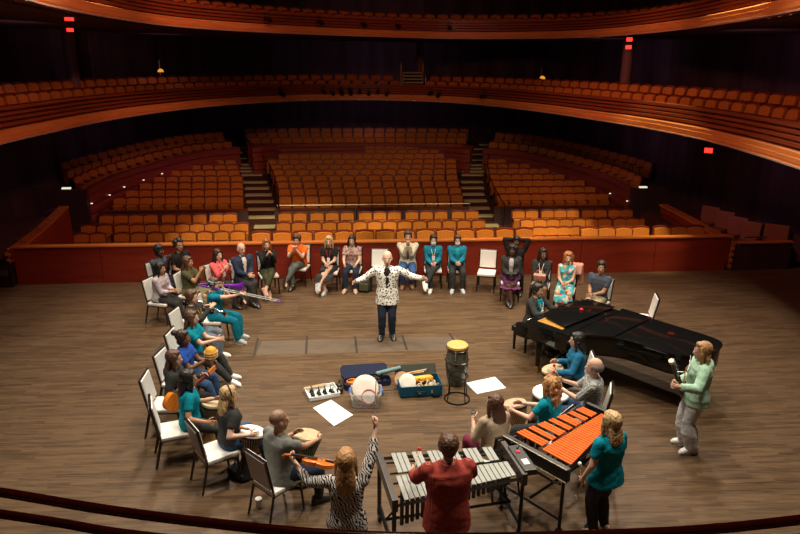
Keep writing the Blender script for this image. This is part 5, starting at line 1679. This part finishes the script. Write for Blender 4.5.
vib = mallet_instrument('vibraphone', (-.03, 6.06, 0), VA, 'silver-barred vibraphone on a black wheeled frame before the man in red plaid', 'vibraphone', 1.30, .8, .5, 22, M_alu, .86, (.42, .26), (.38, .25), (.42, .14), .84)
for x, y0, y1, h0, h1 in ((-.10, -.46, .44, .90, .90), (1.38, -.33, .34, .90, .90)):
    MB().box((x, (y0 + y1) / 2, .84), (.065, y1 - y0, .15)).build('end_panel', plain('brown_black_panel', (.045, .035, .028), .4), vib, False, .008)
    for y in (y0 + .05, y1 - .05):
        MB().tube([(x, y, .78), (x, y, .12)], .024, 4).build('leg', M_blackmetal, vib, False)
        wheel(vib, x, y)
    MB().tube([(x, y0 + .05, .22), (x, y1 - .05, .22)], .022, 4).build('foot_bar', M_blackmetal, vib, False)
MB().tube([(-.10, .02, .30), (1.38, .02, .30)], .022, 4).build('stretcher', M_blackmetal, vib, False)
for a, b in (((-.10, .02, .3), (.35, .02, .78)), ((1.38, .02, .3), (.98, .02, .78))): MB().tube([a, b], .016, 4).build('brace', M_blackmetal, vib, False)
MB().tube([(.6, -.1, .30), (.6, -.36, .10), (.6, -.5, .05)], .02, 4).build('pedal', M_blackmetal, vib, False)
cb = MB().box((1.46, -.05, .90), (.15, .50, .07)).build('motor_box', M_black, vib, False, .008)
MB().box((1.46, -.14, .938), (.07, .10, .004)).build('white_label', M_paper, cb, False)
MB().box((1.45, .06, .94), (.04, .05, .008)).build('red_switch', M_redtip, cb, False)
MB().tube([(1.47, .12, .94), (1.53, .22, .955), (1.50, .28, .94), (1.44, .24, .93)], .012, 6).build('cable', M_black, cb)
# ---- xylophone
M_rose = wood('orange_padauk', (.56, .085, .003), (.70, .125, .006), (6, 40, 6), .5)
M_rose.node_tree.nodes['Principled BSDF'].inputs['Specular IOR Level'].default_value = .15
XA = rad(41.3)
xy = mallet_instrument('xylophone', (1.66, 6.55, 0), XA, 'orange wooden-barred xylophone on a black wheeled frame', 'xylophone', 1.24, .8, .35, 26, M_rose, .89, (.40, .19), (.39, .20), (.22, .08), .80)
ep = MB().box((-.13, -.02, .86), (.07, .92, .17)).build('end_panel', M_black, xy, False, .008)
for z in (.782, .942):
    MB().box((-.168, -.02, z), (.008, .90, .010)).build('pale_trim', M_cream_trim if False else plain('cream_trim', (.55, .47, .30), .5), ep, False)
MB().box((1.32, .0, .86), (.06, .52, .13)).build('end_panel', M_black, xy, False, .008)
for x, ys in ((-.13, (-.42, .38)), (1.32, (-.22, .22))):
    for y in ys:
        MB().tube([(x, y, .78), (x, y, .12)], .024, 4).build('leg', M_blackmetal, xy, False)
        wheel(xy, x, y)
    MB().tube([(x, ys[0], .24), (x, ys[1], .24)], .02, 4).build('foot_bar', M_blackmetal, xy, False)
MB().tube([(-.13, .0, .30), (1.32, .0, .30)], .022, 4).build('stretcher', M_blackmetal, xy, False)
for a, b in (((-.13, -.38, .70), (.3, .0, .32)), ((-.13, .38, .70), (.3, .0, .32)), ((1.32, 0, .70), (.9, .0, .32))): MB().tube([a, b], .016, 4).build('brace', M_blackmetal, xy, False)

# ---- conga and wire stand
q = at(456, 384)
t = empty('conga', (q.x, q.y, 0), .3, 'tall dark conga with a tan head standing on the floor', 'drum')
M_conga = plain('dark_green_black_lacquer', (.055, .058, .048), .25, var=.75, scale=7)
PF = [(.115, 0), (.13, .01), (.170, .18), (.192, .36), (.186, .52), (.165, .64), (.160, .70)]
MB().lathe(PF, 32).build('shell', M_conga, t)
MB().lathe([(.10, .742), (.16, .740), (.175, .728), (.175, .69), (.16, .69)], 32).build('drum_head', plain('amber_drum_skin', (.56, .34, .10), .6), t)
for z, r in ((.46, .192), (.67, .175)):
    MB().tube([(r * math.cos(a), r * math.sin(a), z) for a in [i * math.pi / 16 for i in range(32)]], .011, 6, False, True).build('hoop', M_chrome, t)
for i in range(6):
    a = i * math.pi / 3
    MB().tube([(.178 * math.cos(a), .178 * math.sin(a), .69), (.192 * math.cos(a), .192 * math.sin(a), .52)], .007, 6).build('tension_lug', M_chrome, t)
q = at(457, 399)
t = empty('wire_drum_stand', (q.x, q.y, 0), .2, 'open black wire ring stand in front of the conga', 'stand')
for z, r in ((.012, .20), (.42, .155)):
    MB().tube([(r * math.cos(a), r * math.sin(a), z) for a in [i * math.pi / 16 for i in range(32)]], .012, 6, False, True).build('ring', M_blackmetal, t)
for i in range(4):
    a = i * math.pi / 2 + .4
    MB().tube([(.20 * math.cos(a), .20 * math.sin(a), .012), (.155 * math.cos(a), .155 * math.sin(a), .42)], .009, 6).build('upright', M_blackmetal, t)
q = at(435, 396)
for z in (0, 1):
    o = MB().tube([(.055 * math.cos(a), .055 * math.sin(a), .010 + z * .022) for a in [i * math.pi / 12 for i in range(24)]], .010, 6, False, True).build('metal_ring', M_blackmetal, loc=(q.x + z * .02, q.y, 0))
    tag(o, '%s small dark metal ring of two stacked near the suitcase' % ('upper' if z else 'lower'), 'ring')
# ---- papers
for nm, pts, lb in (('paper_sheet', ((313, 408), (331, 400), (353, 415), (334, 426)), 'large white paper sheet on the floor by the percussion tray'), ('paper_sheet', ((466, 383), (495, 377), (506, 388), (477, 394)), 'large white paper sheet on the floor right of the conga')):
    A = [at(*p) for p in pts]
    c = sum(A, Vector()) / 4
    o = MB().loft([[p - c for p in A], [p - c + Vector((0, 0, .004)) for p in A]]).build(nm, M_paper, loc=c, smooth=False)
    tag(o, lb, 'paper')
# ---- percussion tray with small bells
q = at(322, 394)
TA = rad(22)
t = empty('percussion_tray', q, TA, 'shallow white tray full of small percussion on the floor', 'tray')
M_tub = plain('clear_white_plastic', (.70, .73, .73), .35, var=.04)
MB().box((0, 0, .008), (.50, .36, .012)).build('base', M_tub, t, False, .003)
for x, y, sx, sy in ((-.25, 0, .015, .36), (.25, 0, .015, .36), (0, -.18, .50, .015), (0, .18, .50, .015)): MB().box((x, y, .04), (sx, sy, .07)).build('side', M_tub, t, False, .003)
rn = random.Random(4)
inv = Matrix.Translation(q) @ Matrix.Rotation(TA, 4, 'Z')
for i in range(9):
    x, y = -.16 + (i % 4) * .105 + rn.uniform(-.01, .01), -.08 + (i // 4) * .085
    b = empty('hand_bell', inv @ Vector((x, y, .014)), rn.uniform(0, 6), 'small dark hand bell in the percussion tray', 'bell', 'hand bells in the percussion tray')
    MB().lathe([(.038, 0), (.034, .02), (.022, .05), (.0, .06)], 14).build('bell', M_blackmetal, b)
    MB().tube([(0, 0, .055), (0, 0, .12)], .009, 6).build('handle', M_black, b)
for i in range(3):
    b = empty('drum_stick', inv @ Vector((-.10, .115 + .014 * i, .086 + i * .004)), TA + rad(3 * i), 'pale wooden stick lying across the percussion tray', 'stick', 'sticks in the percussion tray')
    MB().tube([(-.17, 0, 0), (.17, 0, 0), (.20, 0, 0)], [.008, .007, .005], 8).build('shaft', M_stick, b)
    MB().ell((.205, 0, 0), (.011, .009, .009), None, 8, 6).build('tip', M_stick, b)
for i, (px, py) in enumerate(((340, 393), (339, 389))):
    q = at(px, py)
    b = empty('round_shaker', q, i, '%s of two dark round shakers between tray and bin' % ('front' if i == 0 else 'rear'), 'shaker')
    MB().ell((0, 0, .055), (.055, .055, .055)).build('gourd', M_black, b)
    MB().tube([(0, 0, .10), (.02, 0, .16)], .013, 8).build('handle', M_black, b)
# ---- violin case with second violin
q = at(367, 385)
CA = rad(14)
t = empty('violin_case', q, CA, 'open dark blue violin case on the floor behind the plastic bin', 'case')
cw = Matrix.Translation(q) @ Matrix.Rotation(CA, 4, 'Z')
def tub(parent, out, h, th, mat, matin, name, z=0):
    c = MB()
    inn = [(x * (1 - th / .4 * .5), y * (1 - th / .15 * .5)) for x, y in out]
    n = len(out)
    c.loft([[Vector((x, y, z)) for x, y in out], [Vector((x, y, z + h)) for x, y in out], [Vector((x, y, z + h)) for x, y in inn], [Vector((x, y, z + .02)) for x, y in inn]])
    return c.build(name, mat, parent, False)
OC = [(-.40, -.08), (-.36, -.13), (.36, -.10), (.40, -.06), (.40, .06), (.36, .10), (-.36, .13), (-.40, .08)]
tub(t, OC, .10, .02, cloth('navy_case', (.015, .02, .05)), None, 'case_shell')
MB().prism([(x * .9, y * .82) for x, y in OC], .02, .035).build('lining', cloth('dark_blue_plush', (.02, .025, .07)), t, False)
ld = MB().loft([[Vector((x, .13 + (y + .13) * .80, .10 + (y + .13) * .55)) for x, y in OC], [Vector((x, .13 + (y + .13) * .80 + .03, .06 + (y + .13) * .55)) for x, y in OC]])
ld.build('lid', cloth('navy_case', (.015, .02, .05)), t, False)
MB().tube([(-.06, -.12, .06), (-.05, -.16, .06), (.05, -.16, .06), (.06, -.12, .06)], .009, 6).build('handle', M_black, t)
t = empty('violin', cw @ Vector((-.17, 0, .06)), CA, 'orange violin lying in the open violin case', 'violin')
violin(t, lambda x, y, z: Vector((y, x, z + .03)))
t = empty('drumstick_tube', at(389, 383), rad(16), 'teal tube leaning between violin case and suitcase', 'tube')
MB().tube([(-.22, 0, .20), (.20, 0, .26)], .038, 14).build('tube_body', plain('dusty_teal_vinyl', (.10, .20, .21), .5), t)
MB().tube([(-.235, 0, .198), (-.215, 0, .201)], .041, 14).build('cap', M_black, t)
MB().tube([(-.12, 0, .18), (-.12, 0, .0)], .02, 8).build('foot', M_black, t)
# ---- clear plastic bin with white drum and bits
q = at(366, 404)
t = empty('plastic_bin', q, rad(1), 'clear plastic bin with blue latches full of small instruments', 'bin')
M_clear = plain('translucent_plastic', (.80, .82, .82), .2, var=.03, trans=.75)
b = MB()
W_, D_, H_ = .235, .17, .24
def rr(w_, d_, z): return [Vector((x, y, z)) for x, y in ((-w_, -d_ + .03), (-w_ + .03, -d_), (w_ - .03, -d_), (w_, -d_ + .03), (w_, d_ - .03), (w_ - .03, d_), (-w_ + .03, d_), (-w_, d_ - .03))]
b.loft([rr(W_ * .86, D_ * .86, 0), rr(W_, D_, H_), rr(W_ + .012, D_ + .012, H_), rr(W_ + .012, D_ + .012, H_ + .012), rr(W_ - .008, D_ - .008, H_ + .012), rr(W_ * .86 - .008, D_ * .86 - .008, .01)])
b.build('tub', M_clear, t, False)
for x in (-W_ - .018, W_ + .018): MB().box((x, 0, H_ - .01), (.03, .13, .06)).build('latch', plain('blue_plastic', (.03, .10, .45), .4), t, False, .006)
rn = random.Random(9)
for i, (x, y, c, nm) in enumerate(((-.13, -.06, (.10, .02, .03), 'dark red'), (-.05, -.08, (.25, .04, .12), 'plum'), (.05, -.07, (.55, .45, .2), 'yellow'), (.13, -.05, (.5, .5, .45), 'pale'), (-.12, .05, (.04, .04, .05), 'black'), (.12, .06, (.05, .15, .2), 'teal'))):
    s = empty('maraca', Vector(q) + Vector((x, y, .014)), rn.uniform(0, 6), '%s maraca inside the clear plastic bin' % nm, 'maraca', None)
    MB().ell((0, 0, .035), (.035, .035, .035), None, 12, 8).build('gourd', plain(nm + '_maraca', c, .4), s)
    MB().tube([(0, 0, .06), (.03, 0, .13)], .008, 6).build('handle', M_stick, s)
t = empty('frame_drum', Vector(q) + Vector((-.01, .02, .03)), 0, 'big round white frame drum standing up in the plastic bin', 'drum')
RX = Matrix.Rotation(rad(62), 3, 'X')
MB().lathe([(.20, -.03), (.207, -.03), (.207, .028), (.20, .028)], 36, (0, .02, .235), RX, True).build('hoop', M_stick, t)
MB().lathe([(.10, .030), (.20, .030), (.2075, .025), (.2075, .012), (.19, .012)], 36, (0, .02, .235), RX).build('drum_head', M_wskin, t)
t = empty('tambourine', Vector(q) + Vector((.05, -.07, .02)), 0, 'small drum with a red rim leaning in front of the white frame drum', 'tambourine')
RX = Matrix.Rotation(rad(68), 3, 'X')
MB().lathe([(.105, -.02), (.115, -.02), (.115, .02), (.105, .02)], 30, (0, 0, .15), RX, True).build('hoop', M_redtip, t)
MB().lathe([(.05, .010), (.104, .010), (.104, -.005), (.05, -.005)], 30, (0, 0, .15), RX).build('drum_head', M_wskin, t)
# ---- teal suitcase with instruments
q = at(419, 391)
SA = rad(9)
sw_ = Matrix.Translation(q) @ Matrix.Rotation(SA, 4, 'Z')
t = empty('suitcase', q, SA, 'open teal suitcase full of percussion instruments on the floor', 'suitcase')
M_case = cloth('teal_nylon', (.008, .07, .13))
mb = MB()
o1 = [(-.35, -.19), (-.33, -.22), (.33, -.22), (.35, -.19), (.35, .19), (.33, .22), (-.33, .22), (-.35, .19)]
i1 = [(x * .95, y * .92) for x, y in o1]
mb.loft([[Vector((x * .97, y * .97, .0)) for x, y in o1], [Vector((x, y, .03)) for x, y in o1], [Vector((x, y, .20)) for x, y in o1], [Vector((x, y, .20)) for x, y in i1], [Vector((x, y, .03)) for x, y in i1]])
mb.build('case_shell', M_case, t, False)
mb = MB()
def lid_p(x, y, z):
    v = Matrix.Rotation(rad(68), 3, 'X') @ Vector((x, y + .22, z))
    return Vector((v.x, v.y + .225, v.z + .02))
mb.loft([[lid_p(x, y, 0) for x, y in o1], [lid_p(x, y, -.06) for x, y in o1], [lid_p(x, y, -.06) for x, y in i1], [lid_p(x, y, -.01) for x, y in i1]])
mb.v = [Vector((p.x, p.y, max(.004, p.z * .62 + .03))) for p in mb.v]
mb.build('lid', cloth('dark_case_lining', (.05, .052, .042)), t, False)
MB().tube([(-.09, -.225, .12), (-.08, -.255, .12), (.06, -.255, .12), (.07, -.225, .12)], .011, 6).build('handle', M_black, t)
for x in (-.03, .17): MB().box((x, -.226, .10), (.03, .01, .06)).build('buckle', M_chrome, t, False)
for y in (-.09, .0): MB().tube([(-.34, y, .05), (-.62, y, .05)], .008, 6).build('pull_rod', M_chrome, t)
MB().tube([(-.62, -.10, .05), (-.62, .01, .05)], .013, 6).build('pull_grip', M_black, t)
def inside(name, x, y, z, label, cat, rz=0.0, group=None): return empty(name, sw_ @ Vector((x, y, z)), SA + rz, label, cat, group)
s = inside('hand_drum', -.20, -.02, .035, 'pale hand drum standing in the left end of the teal suitcase', 'drum')
RM = Matrix.Rotation(rad(-12), 3, 'Z') @ Matrix.Rotation(rad(62), 3, 'X')
MB().lathe([(.13, -.025), (.14, -.025), (.14, .02), (.13, .02)], 30, (0, 0, .155), RM, True).build('hoop', M_stick, s)
MB().lathe([(.06, .024), (.132, .024), (.1405, .018), (.1405, .008), (.12, .008)], 30, (0, 0, .155), RM).build('drum_head', M_wskin, s)
s = inside('hand_drum', -.27, .09, .035, 'hand drum with red shell behind the pale one in the suitcase', 'drum')
MB().lathe([(.12, -.02), (.13, -.02), (.13, .02), (.12, .02)], 30, (0, 0, .155), RM, True).build('hoop', M_redtip, s)
MB().lathe([(.06, .022), (.122, .022), (.122, .008), (.06, .008)], 30, (0, 0, .155), RM).build('drum_head', M_skin, s)
s = inside('guiro', .06, .09, .035, 'orange yellow wooden guiro lying in the teal suitcase', 'guiro', rad(6))
MB().tube([(-.15, 0, .14), (-.12, 0, .14), (.10, 0, .14), (.15, 0, .14), (.19, 0, .14)], [.03, .055, .058, .05, .02], 18).build('guiro_body', plain('amber_wood', (.80, .36, .02), .35), s)
for x in (-.06, .05): MB().lathe([(0, 0), (.016, 0), (.016, .004), (0, .004)], 12, (x, -.046, .165), Matrix.Rotation(rad(50), 3, 'X')).build('finger_hole', M_black, s)
MB().tube([(0, 0, 0), (0, 0, .09)], .05, 10).build('rest', M_black, s)
for i, (x, y, c, nm) in enumerate(((-.02, -.07, (.70, .60, .40), 'cream'), (.10, -.10, (.80, .45, .03), 'yellow'), (.03, -.14, (.30, .08, .20), 'plum'), (.18, -.04, (.72, .66, .55), 'white'), (.25, .03, (.70, .62, .50), 'ivory'), (.27, -.10, (.60, .45, .25), 'tan'), (-.08, -.13, (.5, .35, .2), 'brown'))):
    s = inside('rhythm_egg', x, y, .032, '%s coloured shaker among the bits in the teal suitcase' % nm, 'shaker', i)
    MB().lathe([(0, 0), (.03, .005), (.044, .05), (.030, .12), (.012, .14), (0, .14)], 14).build('shaker_body', plain(nm + '_shaker', c, .45), s)
    MB().tube([(.0, 0, .13), (.05, 0, .17), (.08, 0, .18)], .010, 6).build('handle', M_stick, s)
for i in range(2):
    s = inside('rain_stick', -.10 + .05 * i, .20 + .012 * i, .20 + .022 * i, '%s pale long stick lying on the suitcase lid' % ('front' if i == 0 else 'rear'), 'stick', rad(8 + 5 * i))
    MB().tube([(-.24, 0, .02), (.24, 0, .03)], .012, 8).build('shaft', M_stick, s)
    for x in (-.235, .235): MB().tube([(x - .012, 0, .02 + (.01 if x > 0 else 0)), (x + .012, 0, .02 + (.01 if x > 0 else 0))], .015, 8).build('end_cap', M_black, s)
# dark gear at the left edge
q = at(6, 285)
t = empty('equipment_case', (q.x, q.y, 0), .2, 'dark cluttered equipment case at the left edge of the stage', 'case')
MB().box((0, 0, .25), (.5, .4, .5)).build('case_body', M_black, t, False, .02)
MB().box((0, -.21, .36), (.30, .03, .14)).build('front_plate', C_slate, t, False, .01)
MB().tube([(-.15, 0, .5), (-.15, 0, .58), (.15, 0, .58), (.15, 0, .5)], .015, 6).build('handle', M_blackmetal, t)
finish_voxels()
